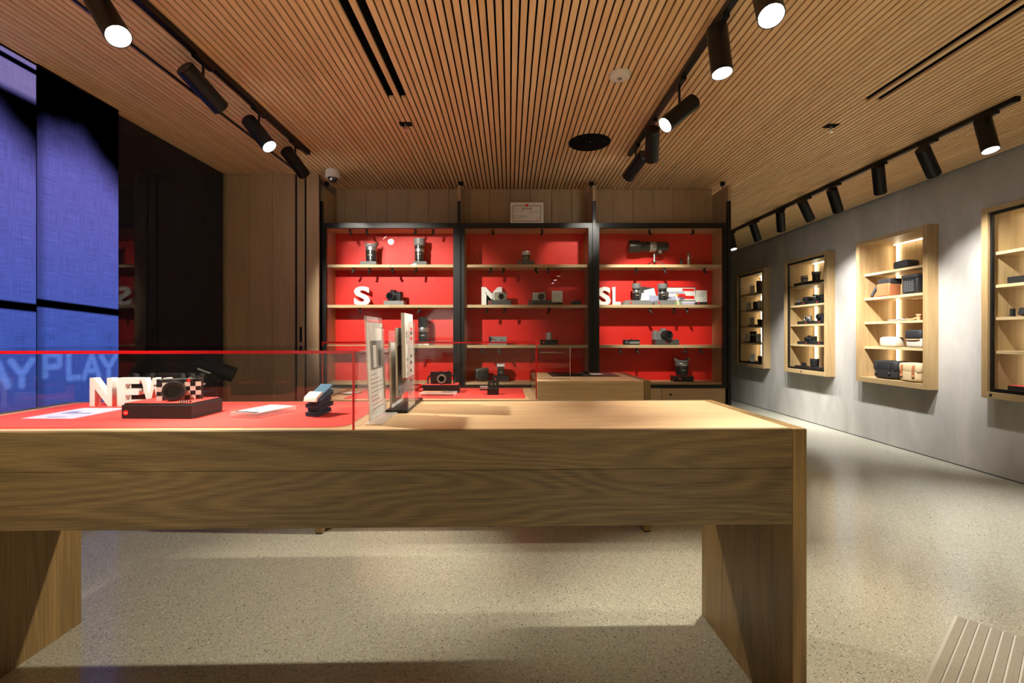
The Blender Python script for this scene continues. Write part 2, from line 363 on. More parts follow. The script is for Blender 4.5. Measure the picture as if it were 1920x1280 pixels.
seams = [PX(p, 5.08) for p in (630,647,686.5,726,765,803.6,842)] + [-.481] + [PX(p, 5.08) for p in (880,918,956.6,995,1034,1072.5)] + [.816] + [PX(p, 5.08) for p in (1150,1187.7,1224,1261.6,1297.7)] + [2.145]
for a, b_ in zip(seams[:-1], seams[1:]):
    B('panel', M['panel'], wb, a+.002, 5.08, 2.24, b_-.002, 5.095, CEIL-.003)
wl = tag(B('wall_left', M['black'], None, XG, 4.626, 0, -1.829, 4.64, CEIL-.002), kind='structure')
for a, b_ in ((XG, -2.4945), (-2.4945, -2.2767), (-2.2767, -2.060), (-2.039, -1.968), (-1.949, -1.829)):
    B('board', M['panel'], wl, a+.0015, 4.61, .0, b_-.0015, 4.626, CEIL-.003)
B('door_pull', M['black'], wl, -2.013, 4.606, 1.153, -1.99, 4.612, 1.297)
win = tag(B('window_1', M['blackm'], None, XG+.01, YR, 0, XG+.046, 4.609, .02), kind='structure')
B('pane', M['shop'], win, XG+.022, YR, .02, XG+.034, 4.609, CEIL)
# beyond the shop window: a dark arcade wall
tag(B('wall_exterior', M['dark'], None, -9, 5.0, 0, XG-.02, 5.1, 4.2), kind='structure')
tag(B('wall_exterior_side', M['dark'], None, -9.1, YR, 0, -9.0, 5.1, 4.2), kind='structure')
tag(B('ceiling_exterior', M['dark'], None, -9, YR, 4.2, XG-.03, 5.1, 4.3), kind='structure')

# ------------------------------------------------------------------ blinds with painted glow hanging inside the shop window
def blind(y0, x, label, lil):
    t = thing('window_blind', label, 'blind', (x, y0, 0), R(90))          # local x runs along the window
    B('fabric', painted_glow('glow_painted_fabric', lil), t, 0, 0, .07, .567, .002, CEIL-.004)  # emission colour stands in for light shining through the cloth
    B('hem_bar', M['steel'], t, 0, -.004, .05, .567, .006, .07, .002)
    B('head_rail', M['black'], t, 0, -.003, CEIL-.012, .567, .005, CEIL)
blind(2.736, -2.69, 'blue window blind with painted glow showing the whole word PLAY, next to the dark glass', False)
blind(2.1695, -2.698, 'blue window blind with painted glow and a lilac band at its head', True)

# ------------------------------------------------------------------ track lights
def track(name, label, x, y0, y1):
    t = thing(name, label, 'light track', (x, 0, CEIL))
    B('rail', M['blackm'], t, -.018, y0, -.034, .018, y1, 0, bevel=.002)
    for y in (y0, y1): B('end_cap', M['black'], t, -.019, y-.012, -.035, .019, y+.012, 0, bevel=.003)
track('light_track', 'black ceiling track between the shop window and the linear ceiling slot', -1.69, -1.9, 4.02)
track('light_track', 'black ceiling track beside the round black ceiling speaker', 1.02, -1.9, 4.05)
track('light_track', 'black ceiling track running along the concrete wall', 3.29, 3.115, 7.6)
HL, HR = .25, .049
hb = MB().lathe([(HR-.004, -HL/2), (HR, -HL/2+.004), (HR, HL/2), (HR-.004, HL/2), (HR-.005, HL/2-.014)], 32).mesh('barrel', M['blackm'], 40)
hl = MB().lathe([(HR-.0055, HL/2-.012), (HR-.0055, HL/2-.010)], 32).mesh('lamp_lens', M['lamp'])
hs = MB().cyl((0,0,-.03), (0,0,-.17), .007).mesh('stem', M['blackm'], 40)
ha = MB().box(-.016,-.075,-.052,.016,.075,-.032).mesh('adapter', M['blackm'])
def head(x, y, z, az, el, label, group, power=1.0, col=NEUT, cone=46, blend=.45):
    d = Vector((math.cos(R(el))*math.cos(R(az)), math.cos(R(el))*math.sin(R(az)), -math.sin(R(el))))
    t = thing('track_spotlight', label, 'spotlight', (x, y, CEIL), 0, group)
    q = d.to_track_quat('Z', 'Y').to_euler(); c = Vector((0, 0, z-CEIL))
    side = Vector((-d.y, d.x, 0)); side = side.normalized() if side.length > .01 else Vector((1,0,0))
    for me, nm in ((ha,'adapter'),):
        o = bpy.data.objects.new(nm, me); COL.objects.link(o); o.parent = t
    o = bpy.data.objects.new('stem', hs); COL.objects.link(o); o.parent = t
    bo = bpy.data.objects.new('barrel', hb); COL.objects.link(bo); bo.parent = t; bo.location = c; bo.rotation_euler = q
    le = bpy.data.objects.new('lamp_lens', hl); COL.objects.link(le); le.parent = bo
    sp = bpy.data.lights.new('track_lamp', 'SPOT'); sp.energy = SPOT_W*power; sp.color = col
    sp.spot_size = R(cone); sp.spot_blend = blend; sp.shadow_soft_size = .03
    so = bpy.data.objects.new('track_lamp', sp); COL.objects.link(so); so.parent = t
    so.location = c + d*(HL/2+.006); so.rotation_euler = (-d).to_track_quat('Z', 'Y').to_euler()
GL, GR, GW = 'spotlights on the track by the shop window', 'spotlights on the track by the ceiling speaker', 'spotlights on the concrete wall track'
lt = 'black track spotlight with glowing lens aimed downwards, on the shop window track'
rt = 'black track spotlight with glowing lens aimed downwards, on the ceiling speaker track'
wt = 'black track spotlight in mid track aimed at the grey concrete wall'
head(-1.69, 2.02, 2.55, -25, 50, lt, GL, .66, WARM, 50, .8); head(-1.69, 2.65, 2.58, 72, 28, 'black track spotlight aimed at the S cabinet, with glowing spotlights on both sides', GL, 1.1, NEUT, 50, .6)
head(-1.69, 3.24, 2.58, -10, 50, 'glowing black track spotlight between two that are aimed at the cabinets', GL, .66, WARM, 50, .8); head(-1.69, 3.79, 2.58, 80, 25, 'black track spotlight at the track end close to the white dome camera', GL, .10, NEUT, 30, .6)
head(1.02, 1.90, 2.55, 255, 60, rt, GR, .57, WARM, 50, .8); head(1.02, 2.33, 2.60, 280, 80, 'almost upright black track spotlight with glowing lens, next to a steeply tilted one', GR, .63, WARM, 56, .8)
head(1.02, 2.88, 2.55, 192, 40, 'steeply tilted black track spotlight glowing towards the shop window, by the ceiling speaker', GR, .97, WARM, 66, .8); head(1.02, 3.43, 2.58, 75, 35, 'black track spotlight aimed at the SL cabinet, second from the track end by the speaker', GR, .57, NEUT, 40, .6); head(1.02, 3.87, 2.58, 110, 25, 'black track spotlight at the very track end beside the round ceiling speaker', GR, .12, NEUT, 30, .6)
head(-1.69, 1.05, 2.56, 58, 66, lt, GL, .66, WARM, 46, .8)
for y in (-.5, -1.2, -1.8):  # extra unseen heads, added so the floor bounces light onto the ceiling
    head(-1.69, y, 2.56, 0, 86, lt, GL, 1.6, WARM, 60, .5); head(1.02, y, 2.56, 80, 86, rt, GR, 1.6, WARM, 60, .5)
head(-1.69, -.85, 2.56, 270, 30, 'unseen black track spotlight added to brighten the hanging T-shirt', GL, 2.0, NEUT, 34, .6)  # added lamp, makes the shirt bright enough to mirror in the glass
for y, z, az, el in ((3.31,2.60,265,75),(3.77,2.58,25,30),(4.27,2.60,45,40),(4.85,2.58,35,35),(5.32,2.60,30,30),(5.82,2.60,55,40),(6.42,2.60,30,45),(7.09,2.60,290,60)):
    head(3.29, y, z, az, el if y < 3.5 else el+16, {3.31: 'black track spotlight pointing down at the open end of the concrete wall track', 7.09: 'black track spotlight with lit rim, tilted back beside the outermost cabinet post'}.get(y, wt), GW, 1.15 if y < 3.5 else .64, (1,.965,.92), 76 if y < 3.5 else 62, 1.0)

# ------------------------------------------------------------------ ceiling fittings
t = thing('ceiling_speaker', 'round black perforated speaker disc on the slatted ceiling', 'speaker', (.642, 3.85, CEIL))
MB().lathe([(.160,-.012),(.166,-.008),(.166,0)], 40).build('grille', M['void'], t, 40); B('badge', M['steel'], t, -.002, -.045, -.0135, .004, -.02, -.0115)
t = thing('smoke_detector', 'round white detector disc on the slatted ceiling', 'smoke detector', (.655, 2.847, CEIL))
MB().lathe([(.045,-.026),(.060,-.020),(.065,-.008),(.065,0)], 32).build('cover', M['offw'], t, 40); MB().lathe([(.012,-.030),(.014,-.026)], 16).build('sensor', M['grey'], t)
for x, y, l in ((-.76, 3.52, 'fire sprinkler head in a dark recess just past the double ceiling slot end'), (2.38, 3.55, 'fire sprinkler head in a ceiling recess close to the concrete wall track')):
    t = thing('fire_sprinkler', l, 'sprinkler', (x, y, CEIL))
    B('recess_plate', M['void'], t, -.045, -.035, -.002, .045, .035, 0)
    MB().cyl((0,0,-.002),(0,0,-.03),.008).build('body', M['steel'], t, 40); MB().lathe([(.016,-.046),(.016,-.044)],16).build('deflector', M['silver'], t)
    MB().tube([(-.008,0,-.028),(-.012,0,-.036),(0,0,-.045),(.012,0,-.036),(.008,0,-.028)], .002, 6).build('yoke', M['steel'], t)
t = thing('dome_camera', 'white dome security camera under the slatted ceiling by the cabinet corner', 'security camera', (PX(624,4.5), 4.5, CEIL))
MB().lathe([(.062,-.075),(.068,-.070),(.067,-.010),(.060,0)], 32).build('housing', M['offw'], t, 40)
MB().lathe([(.005,-.118),(.022,-.113),(.038,-.098),(.046,-.074)], 24).build('dome', M['lensglass'], t, 60)
MB().cyl((.0,-.03,-.095),(0,-.048,-.1),.012).build('lens', M['silver'], t)

# ------------------------------------------------------------------ front table
T1 = thing('display_table', 'long oak display table with solid slab legs and a red mat', 'table', (.899, 1.45, 0), R(1.3))
TH, TD, TL = .937, .650, 2.745
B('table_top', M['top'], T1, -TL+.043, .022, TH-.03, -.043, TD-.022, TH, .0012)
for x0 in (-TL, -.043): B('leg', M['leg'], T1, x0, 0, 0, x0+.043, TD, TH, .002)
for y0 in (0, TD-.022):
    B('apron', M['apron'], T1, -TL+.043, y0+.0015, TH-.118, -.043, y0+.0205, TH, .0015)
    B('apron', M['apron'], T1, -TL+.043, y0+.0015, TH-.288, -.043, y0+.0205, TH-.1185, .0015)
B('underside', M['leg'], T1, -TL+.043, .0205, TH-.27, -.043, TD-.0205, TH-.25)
rm = MB().rbox(-TL+.075, .055, TH, -1.40, TD-.03, TH+.0015, .05, 6).build('display_mat', M['redmat'], None)
rm.location = T1.location; rm.rotation_euler = T1.rotation_euler; tag(rm, 'red display mat on the long oak table, under the wide acrylic case', 'mat')
def case(name, label, loc, rz, x0, x1, y0, y1, z0, z1, e=.0055):
    t = thing(name, label, 'display case', (*loc[:2], z0), rz); h = z1-z0
    B('front_pane', M['acr'], t, x0, y0, 0, x1, y0+e, h); B('rear_pane', M['acr'], t, x0, y1-e, 0, x1, y1, h)
    B('side_pane', M['acr'], t, x0, y0+e, 0, x0+e, y1-e, h); B('side_pane', M['acr'], t, x1-e, y0+e, 0, x1, y1-e, h)
    B('top_pane', M['acrt'], t, x0, y0, h, x1, y1, h+e)
    for n, a in (('edge_strip', (x0, y0-.0012, h-.0035, x1, y0+.0004, h+e)), ('edge_strip', (x1-.006, y0-.0012, 0, x1+.0005, y0+.0004, h)), ('edge_strip', (x0-.0005, y0-.0012, 0, x0+.006, y0+.0004, h)),
                 ('edge_strip', (x1, y0, h, x1+.0012, y1, h+e)), ('edge_strip', (x0-.0012, y0, h, x0, y1, h+e))):
        B(n, M['redacr'], t, *a)
    return t
case('acrylic_case', 'wide clear acrylic display case with red edges on the long oak table', (.899,1.45), R(1.3), -TL+.03, -1.359, .006, TD-.02, TH+.0015, 1.1685)

# things inside the front case (T1 local -> world)
def W1(x, y): v = Matrix.Rotation(R(1.3), 3, 'Z') @ Vector((x-.899, y-1.45, 0)); return (x, y)
ZM = TH + .0015
for ch, xa, xb in (('N',168,210),('E',220,262),('W',264,314)):
    letter(ch, 'sign_letter', 'white foam letter %s of the word NEW on the red mat' % ch, 'letter', PX(xa,1.9), PX(xb,1.9), ZM, ZM+.112, 1.9, .030, M['pinkw'], 'letters of the word NEW')
def logo_dot(parent, x, y, z, r, word=False, rx=R(90)):
    d = MB().lathe([(r, -.0006), (r, .0006)], 24).build('logo_dot', M['reddot'], parent, loc=(x,y,z), rot=(rx,0,0))
    if word:
        me = text_mesh('Leica', r*.72, .0004, .008, .25); me.materials.clear(); me.materials.append(M['white'])
        o = bpy.data.objects.new('logo_script', me); COL.objects.link(o); o.parent = d; o.location = (0, -r*.22, .0009)
    return d
bx = thing('presentation_box', 'black presentation box with a red top and red logo dot, under the chequered camera', 'box', (-1.186, 1.70, ZM), R(-1))
B('base', M['plinth_b'], bx, -.119,-.085,0,.119,.085,.046, .001); B('tray', M['plinth_b'], bx, -.114,-.080,.046,.114,.080,.051); B('lining', M['redmat'], bx, -.111,-.077,.051,.111,.077,.0525)
logo_dot(bx, -.104, -.0857, .020, .0088, True)

def camera(name, label, loc, w_, h_, d_, rz=0.0, body='black', top=None, lens_r=.03, lens_l=.035, lx=0.0, lz=None, lensm=None, ring=None, chequer=False, hump=False, group=None, dot=True, grip=False):
    """a still camera facing -y"""
    t = thing(name, label, 'camera', loc, rz, group); bm_ = M[body] if isinstance(body, str) else body
    lz = h_*.45 if lz is None else lz; r = min(d_*.48, .018)
    MB().rbox(-w_/2,-d_/2,0,w_/2,d_/2,h_*.80,r,5).build('body', bm_, t, 40)
    MB().rbox(-w_/2,-d_/2,h_*.80,w_/2,d_/2,h_*.95,r,5).build('top_plate', M[top or body], t, 40, bevel=.0012)
    lm = M[lensm or 'lens']
    q = Matrix.Translation((lx, -d_/2, lz)) @ Matrix.Rotation(R(90), 4, 'X')
    lo = MB().xf(q).lathe([(lens_r*.92,-.004),(lens_r*.92,lens_l*.25),(lens_r,lens_l*.3),(lens_r,lens_l*.85),(lens_r*.94,lens_l),(lens_r*.72,lens_l),(lens_r*.66,lens_l*.9)], 32).build('lens_barrel', lm, t, 40)
    MB().xf(q).lathe([(lens_r*.66,lens_l*.88),(lens_r*.66,lens_l*.905)], 24).build('front_glass', M['lensglass'], lo)
    if ring: MB().xf(q).lathe([(lens_r*1.03,lens_l*.45),(lens_r*1.03,lens_l*.65)], 32).build('focus_ring', M[ring], lo, 40)
    MB().cyl((w_*.36,0,h_*.95),(w_*.36,0,h_*1.03),w_*.055).build('dial', M[top or 'lens'], t, 40)
    MB().cyl((w_*.22,-d_*.1,h_*.95),(w_*.22,-d_*.1,h_*1.0),w_*.035).build('shutter_button', M['silver'], t, 40)
    B('hot_shoe', M['lens'], t, -w_*.06, -d_*.25, h_*.95, w_*.06, d_*.25, h_*.985)
    if hump: MB().rbox(-w_*.14+lx,-d_*.55,h_*.9,w_*.14+lx,d_*.4,h_*1.18,.006,3).build('viewfinder_hump', bm_, t, 40, bevel=.002)
    else: B('viewfinder_window', M['lensglass'], t, w_*.30, -d_/2-.0008, h_*.83, w_*.42, -d_/2+.001, h_*.92)
    if grip: MB().rbox(-w_/2-.004,-d_/2-.014,0,-w_/2+w_*.2,d_/2,h_*.8,.008,3).build('grip', bm_, t, 40)
    if dot: MB().xf(Matrix.Translation((w_*.2 if not hump else -w_*.22, -d_/2-.0006, h_*.87)) @ Matrix.Rotation(R(90),4,'X')).lathe([(h_*.075,-.001),(h_*.075,.001)],16).build('logo_dot', M['reddot'], t)
    if chequer:
        s = h_*.8/4
        for i in range(8):
            for j in range(4):
                if (i+j) % 2 == 0:
                    xx = -w_/2 + .004 + i*(w_-.008)/8
                    B('chequer_tile', M['pinkw'], t, xx, -d_/2-.0012, j*s, xx+(w_-.008)/8, -d_/2+.0005, (j+1)*s)
    return t
c1 = camera('compact_camera', 'black camera with pink and black chequered cladding on the presentation box', (PX(338,1.715), 1.715, ZM+.0525), .140, .078, .036, R(24), body='lens', lens_r=.0345, lens_l=.040, lx=-.010, lz=.035, chequer=True)
MB().xf(Matrix.Rotation(R(90),4,'X')).cyl((-.0735,.052,0),(-.0735,.052,.008),.004).build('strap_lug', M['silver'], c1); MB().xf(Matrix.Rotation(R(90),4,'X')).cyl((.0735,.052,0),(.0735,.052,.008),.004).build('strap_lug', M['silver'], c1)
kt = thing('thumb_tab', 'tiny black and white striped tab lying before the chequered camera', 'camera tab', (PX(347,1.63), 1.63, ZM+.0525), R(10))
B('tab', M['lens'], kt, -.018,-.006,0,.018,.006,.006,.001)
for i in range(5): B('stripe', M['white'], kt, -.016+i*.007,-.0065,.001,-.0125+i*.007,-.0058,.0055)
ab = thing('acrylic_block', 'clear acrylic block with a printed caption lying on the red mat', 'sign', (PX(468,1.62), 1.72, ZM), R(-16))
B('slab', M['acrb'], ab, -.058,-.092,0,.058,.092,.018,.001); B('caption_sheet', M['paper'], ab, -.048,-.07,.0183,.048,.085,.0187); B('print_bar', M['papk'], ab, -.048,-.088,.0183,.048,-.07,.0188); B('base_print', M['red'], ab, -.057,-.091,.0003,.057,.091,.002)
st = thing('folded_strap', 'blue cloth camera strap with a white band folded on the red mat', 'camera strap', (PX(599,1.70), 1.70, ZM), R(-14))
for i in range(4):
    z = .002+i*.0145; o_ = .006 if i % 2 else -.006; sl = .004+.004*i
    MB().ribbon([(-.040+o_,z),(-.036+o_,z-.001),(-.01,z+sl*.3),(.02,z+sl),(.044+o_,z+sl*1.6)], -.023, .023, .0068).build('fold', M['navy'], st, 60)
    MB().ribbon([(-.040+o_,z+.0068),(-.034+o_,z+.0066),(-.01,z+.0068+sl*.35),(.02,z+.0068+sl*1.1),(.044+o_,z+.007+sl*1.7)], -.0235, .0225, .0060).build('fold', M['blue'] if i == 3 else M['navy'], st, 60)
MB().ribbon([(-.034,.060),(-.02,.066),(.005,.076),(.03,.088),(.046,.098)], -.024, .024, .008).build('top_fold', M['blue'], st, 60)
MB().ribbon([(-.046,.050),(-.042,.062),(-.030,.068),(-.016,.0755)], -.0245, .0245, .0095).build('white_band', M['white'], st, 60)
lf = thing('leaflet', 'pale blue leaflet with a white dotted border on the red mat', 'leaflet', (-1.552, 1.735, ZM), R(0))
B('sheet', M['lilac'], lf, -.09,-.12,0,.085,.115,.0012)
for i in range(22): B('border_dot', M['white'], lf, -.088+i*.0079,-.118,.0012,-.084+i*.0079,-.114,.0017)
for i, (a, b_, c, d) in enumerate(((-.03,-.10,.03,-.085),(-.05,-.02,.05,.03),(-.01,.0,.07,.09),(-.07,.06,-.02,.10))): B('print', M['pblue'] if i < 2 else M['white'], lf, a,b_,.0012,c,d,.0015+i*.0001)

# ------------------------------------------------------------------ stands with brochures beside the case
sh = thing('sign_holder', 'clear acrylic sign holder with a printed black and white sheet beside the case', 'sign holder', (-.4365, 1.62, TH), R(1.3))
B('foot', M['acrb'], sh, -.017,-.12,0,.036,.108,.006,.001)
lean = Matrix.Rotation(R(-2.4), 4, 'Y')
MB().xf(lean).box(-.010,-.108,.005,-.007,.112,.345).build('back_plate', M['acrh'], sh)
MB().xf(lean).box(-.003,-.108,.005,-.0005,.112,.325).build('front_plate', M['acr'], sh)
MB().xf(lean).box(-.0065,-.103,.012,-.0045,.108,.325).build('printed_sheet', M['paper'], sh)
pr = MB().xf(lean).box(-.0046,-.07,.17,-.0038,.085,.265).build('photo_print', M['papg'], sh)
MB().xf(lean).box(-.0039,-.04,.175,-.0034,.0,.25).build('photo_print', M['paper'], sh); MB().xf(lean).box(-.0039,.03,.18,-.0034,.06,.262).build('photo_print', M['papk'], sh)
for i in range(9):
    zz = .152-i*.014; MB().xf(lean).box(-.0046,-.075,zz,-.0041,(.0,.03,.075,.08,.06)[i%5],zz+.0028).build('text_line', M['ink'], sh)
bh = thing('brochure_holder', 'clear acrylic brochure holder on a glossy black base', 'brochure holder', (-.408, 1.735, TH), R(1.3))
B('base', M['blackm'], bh, -.04,0,0,.04,.35,.012,.001)
for x in (-.035, -.012, .012, .034): B('divider', M['acr'], bh, x, .02, .012, x+.0025, .26, .30)
B('lettered_panel', M['acrh'], bh, .0375,.02,.012,.040,.15,.333)
for i, (s_, c) in enumerate(((.30,'reddot'),(.285,'papk'),(.265,'reddot'),(.20,'papk'),(.175,'papk'),(.145,'papk'),(.11,'papk'))): B('character', M[c], bh, .040,.06,s_,.0405,.085,s_+.011)
for nm, lb, x, y0, y1, z0, z1, ti, m_, m2 in (
  ('brochure','thin white brochures standing beside the printed sign sheet',-.027,.03,.24,.014,.255,-1.2,'paper','paper'),
  ('brochure','dark grey brochure with a white head standing in the holder',-.003,.025,.235,.055,.31,-1,'papg','paper'),
  ('booklet','tall thick white booklet standing highest in the holder',.022,.03,.20,.125,.365,-1.5,'paper','papk')):
    q = thing(nm, lb, 'brochure', (-.408, 1.735, TH), R(1.3)); tl = Matrix.Translation((x,0,z0)) @ Matrix.Rotation(R(ti),4,'Y')
    th_ = .012 if nm == 'booklet' else .006
    MB().xf(tl).box(-th_/2, y0, 0, th_/2, y1, z1-z0).build('pages', M['paper'], q)
    MB().xf(tl).box(th_/2, y0, 0, th_/2+.0008, y1, (z1-z0)*(.74 if m_ == 'papg' else 1)).build('cover', M[m_], q)
    MB().xf(tl).box(-th_/2-.0008, y0+.01, .02, -th_/2, y1-.01, (z1-z0)*.9).build('back_print', M[m2], q)

# ------------------------------------------------------------------ rear counter
T2L = (.875, 2.971); a2 = R(.92)
T2 = thing('service_counter', 'oak service counter with a raised till block, behind the long display table', 'counter', (*T2L, 0), a2)
D2, L2, XB = .67, 2.065, -.70                                # depth, length, where the raised block begins
LOW = .822
B('leg', M['leg'], T2, -.043, 0, .008, 0, D2, TH, .002); B('leg', M['leg'], T2, -L2, 0, .008, -L2+.046, D2, LOW, .002)
for x in (-.04, -L2+.003): B('foot', M['black'], T2, x, .004, 0, x+.038, D2-.004, .008)
B('block_front', M['shelfX'], T2, XB, .0, TH-.27, -.0435, .02, TH-.012, .0015); B('block_rear', M['apron'], T2, XB, D2-.02, TH-.27, -.0435, D2, TH-.012, .0015)
B('block_top', M['top'], T2, XB, 0, TH-.012, -.0435, D2, TH, .0015); B('block_side', M['leg'], T2, XB, .02, TH-.27, XB+.02, D2-.02, TH-.012)
B('counter_top', M['top'], T2, -L2+.0465, .0, LOW-.025, XB, D2, LOW, .0015); B('apron', M['apron'], T2, -L2+.0465, .002, LOW-.16, XB, .022, LOW-.025); B('apron', M['apron'], T2, -L2+.0465, D2-.022, LOW-.16, XB, D2-.002, LOW-.025)
rm = MB().rbox(-L2+.15, .05, LOW, XB-.07, D2-.03, LOW+.0015, .03, 4).build('display_mat', M['redmat'], None); rm.location = (*T2L, 0); rm.rotation_euler = (0,0,a2)
tag(rm, 'red display mat on the service counter, under the smaller acrylic case', 'mat')
case('acrylic_case', 'clear acrylic display case with red edges on the service counter', T2L, a2, -L2+.04, XB-.006, .006, D2-.01, LOW+.0015, 1.173)
def W2(x, Y): return PX(x, Y)
ZL = LOW+.0015
def plinth(label, loc, w_, d_, h_, m_='plinth_g', dot=True, rz=0.0, name='display_plinth', group=None, dotx=None, topm=None):
    t = thing(name, label, 'plinth', loc, rz, group)
    B('block', M[m_], t, -w_/2,-d_/2,0,w_/2,d_/2,h_,.0015)
    if topm: B('lining', M[topm], t, -w_/2+.004,-d_/2+.004,h_,w_/2-.004,d_/2-.004,h_+.001)
    if dot: MB().xf(Matrix.Translation((-w_/2+.022 if dotx is None else dotx,-d_/2-.0006,h_*.5)) @ Matrix.Rotation(R(90),4,'X')).lathe([(.0095,-.001),(.0095,.001)],16).build('logo_dot', M['reddot'], t)
    return t
Yc = 3.36
bx2 = thing('presentation_box', 'black presentation box with red top under the silver-lens camera in the counter case', 'box', (PX(829,Yc), Yc, ZL), R(2))
B('base', M['plinth_b'], bx2, -.122,-.08,0,.122,.08,.055,.001); B('lining', M['redmat'], bx2, -.115,-.073,.055,.115,.073,.0565)
cc = camera('rangefinder_camera', 'black rangefinder camera with a silver lens and strap in the counter case', (PX(827,Yc), Yc, ZL+.0565), .148, .088, .034, 0, body='lens', lens_r=.031, lens_l=.04, lx=.01, lz=.038, lensm='silver', dot=False)
MB().tube([(.074,0,.06),(.092,-.005,.05),(.098,-.01,.02),(.092,-.02,.004)], .006, 8).build('strap', M['bagk'], cc, 60); MB().tube([(-.074,0,.06),(-.09,-.005,.045),(-.092,-.01,.015),(-.085,-.02,.004)], .006, 8).build('strap', M['bagk'], cc, 60)
ab2 = thing('acrylic_block', 'clear acrylic block printed with a brass camera and a silver plate, in the counter case', 'sign', (PX(821,3.14), 3.16, ZL), R(-2))
B('slab', M['acrb'], ab2, -.115,-.075,0,.115,.075,.02,.001); B('picture_print', M['gold'], ab2, .02,-.02,.0203,.10,.05,.0207); B('picture_print', M['tanl'], ab2, -.105,-.01,.0203,.02,.06,.0207); B('picture_print', M['grey'], ab2, -.08,-.05,.0203,.0,-.02,.0208)
rs = thing('strap_coil', 'red cloth strap lying coiled beside the rangefinder camera', 'camera strap', (PX(780,3.38), 3.40, ZL))
for k in range(4):
    MB().tube([(-.05+.10*math.sin(i*.5+k)*(.6+.1*k), .05*math.cos(i*.5+k)*(.6+.1*k), .008+.011*k+.003*math.sin(i)) for i in range(12)], .006, 6).build('loop', M['red'], rs, 60)
eb = thing('open_box', 'small open black box holding two white studs, in the counter case', 'box', (PX(924.5,3.2), 3.22, ZL), 0)
B('base', M['plinth_b'], eb, -.037,-.04,0,.037,.03,.04); MB().xf(Matrix.Translation((0,.03,.03)) @ Matrix.Rotation(R(-10),4,'X')).box(-.037,0,0,.037,.012,.062).build('lid', M['plinth_b'], eb)
for x in (-.012, .014): MB().cyl((x,.0285,.066),(x,.022,.066),.006).build('stud', M['silver'], eb, 40)
ab3 = thing('acrylic_block', 'tiny clear acrylic block behind the open black box', 'sign', (PX(912,3.45), 3.45, ZL)); B('slab', M['acrb'], ab3, -.045,-.035,0,.045,.035,.028); B('base_print', M['papk'], ab3, -.045,-.0355,.006,.045,-.035,.014)
gl = thing('printed_card', 'black framed printed card at the window end of the counter mat', 'card', (PX(655,3.25), 3.27, ZL), R(-25)); B('card', M['papk'], gl, -.05,-.06,0,.05,.06,.004); B('print', M['paper'], gl, -.04,-.05,.004,.04,.05,.0045)
# on the raised block
qs = thing('acrylic_sign', 'clear acrylic stand-up sign on the raised oak block', 'sign', (PX(1039,3.1), 3.1, TH), a2)
B('panel', M['acr'], qs, -.104,0,0,.104,.004,.205); B('foot', M['acr'], qs, -.104,-.035,0,.104,0,.003); B('edge', M['white'], qs, .1035,-.0005,0,.105,.0045,.205)
for i, (a, b_) in enumerate(((-.09,-.05),(-.045,-.03),(-.026,-.012),(-.006,.004),(.009,.02))): B('text_mark', M['papg'], qs, a,-.0006,.168,b_,0,.174)
dm = thing('desk_pad', 'black leather desk pad with a white card on the raised oak block', 'desk pad', (PX(1092,3.42), 3.43, TH), a2); B('pad', M['leatherk'], dm, -.235,-.16,0,.235,.16,.004,.001); B('card', M['paper'], dm, .06,-.05,.004,.145,.06,.005)
tb = thing('tablet', 'black tablet lying flat on the desk pad behind the acrylic sign', 'tablet', (PX(1062,3.44), 3.44, TH+.004), R(6)); MB().rbox(-.09,-.13,0,.09,.12,.008,.01,3).build('body', M['blackm'], tb); B('screen', M['lensglass'], tb, -.082,-.12,.008,.082,.11,.0085)
cb = thing('pen', 'thin dark pen standing in a low holder on the desk pad', 'pen', (PX(1098,3.52), 3.52, TH+.004)); MB().lathe([(.02,0),(.024,.004),(.012,.014)],16).build('holder', M['blackm'], cb, 40); MB().cyl((0,0,.01),(.012,.01,.022),.004).build('barrel', M['blackm'], cb)

# ------------------------------------------------------------------ photo light by the window
pl = thing('studio_light', 'black studio spotlight on a stand beside the shop window', 'studio light', (-2.44, 4.0, 0))
MB().cyl((0,0,.02),(0,0,.80),.011).build('pole', M['blackm'], pl, 40)
for k in range(3):
    a = R(90+120*k); MB().cyl((0,0,.35),(.26*math.cos(a),.26*math.sin(a),.012),.008).build('leg', M['blackm'], pl, 40)
q = Matrix.Translation((.02,-.02,.94)) @ Vector((.85,.35,-.42)).to_track_quat('Z','Y').to_matrix().to_4x4()
hd = MB().xf(q).lathe([(.030,-.17),(.045,-.15),(.048,-.02),(.060,0),(.064,.13),(.058,.135)], 28).build('lamp_head', M['blackm'], pl, 40)
for k in range(9): MB().xf(q @ Matrix.Rotation(R(150+k*14),4,'Z')).box(.062,-.003,.02,.066,.003,.10).build('cooling_fin', M['black'], hd)
MB().tube([(-.055,0,.93),(-.055,0,.84),(0,0,.80),(.055,0,.84),(.055,0,.90)], .007, 8).build('yoke', M['blackm'], pl, 40)
MB().xf(q @ Matrix.Translation((0,-.052,-.08))).box(-.012,-.006,-.05,.012,.006,.05).build('switch_plate', M['steel'], hd)

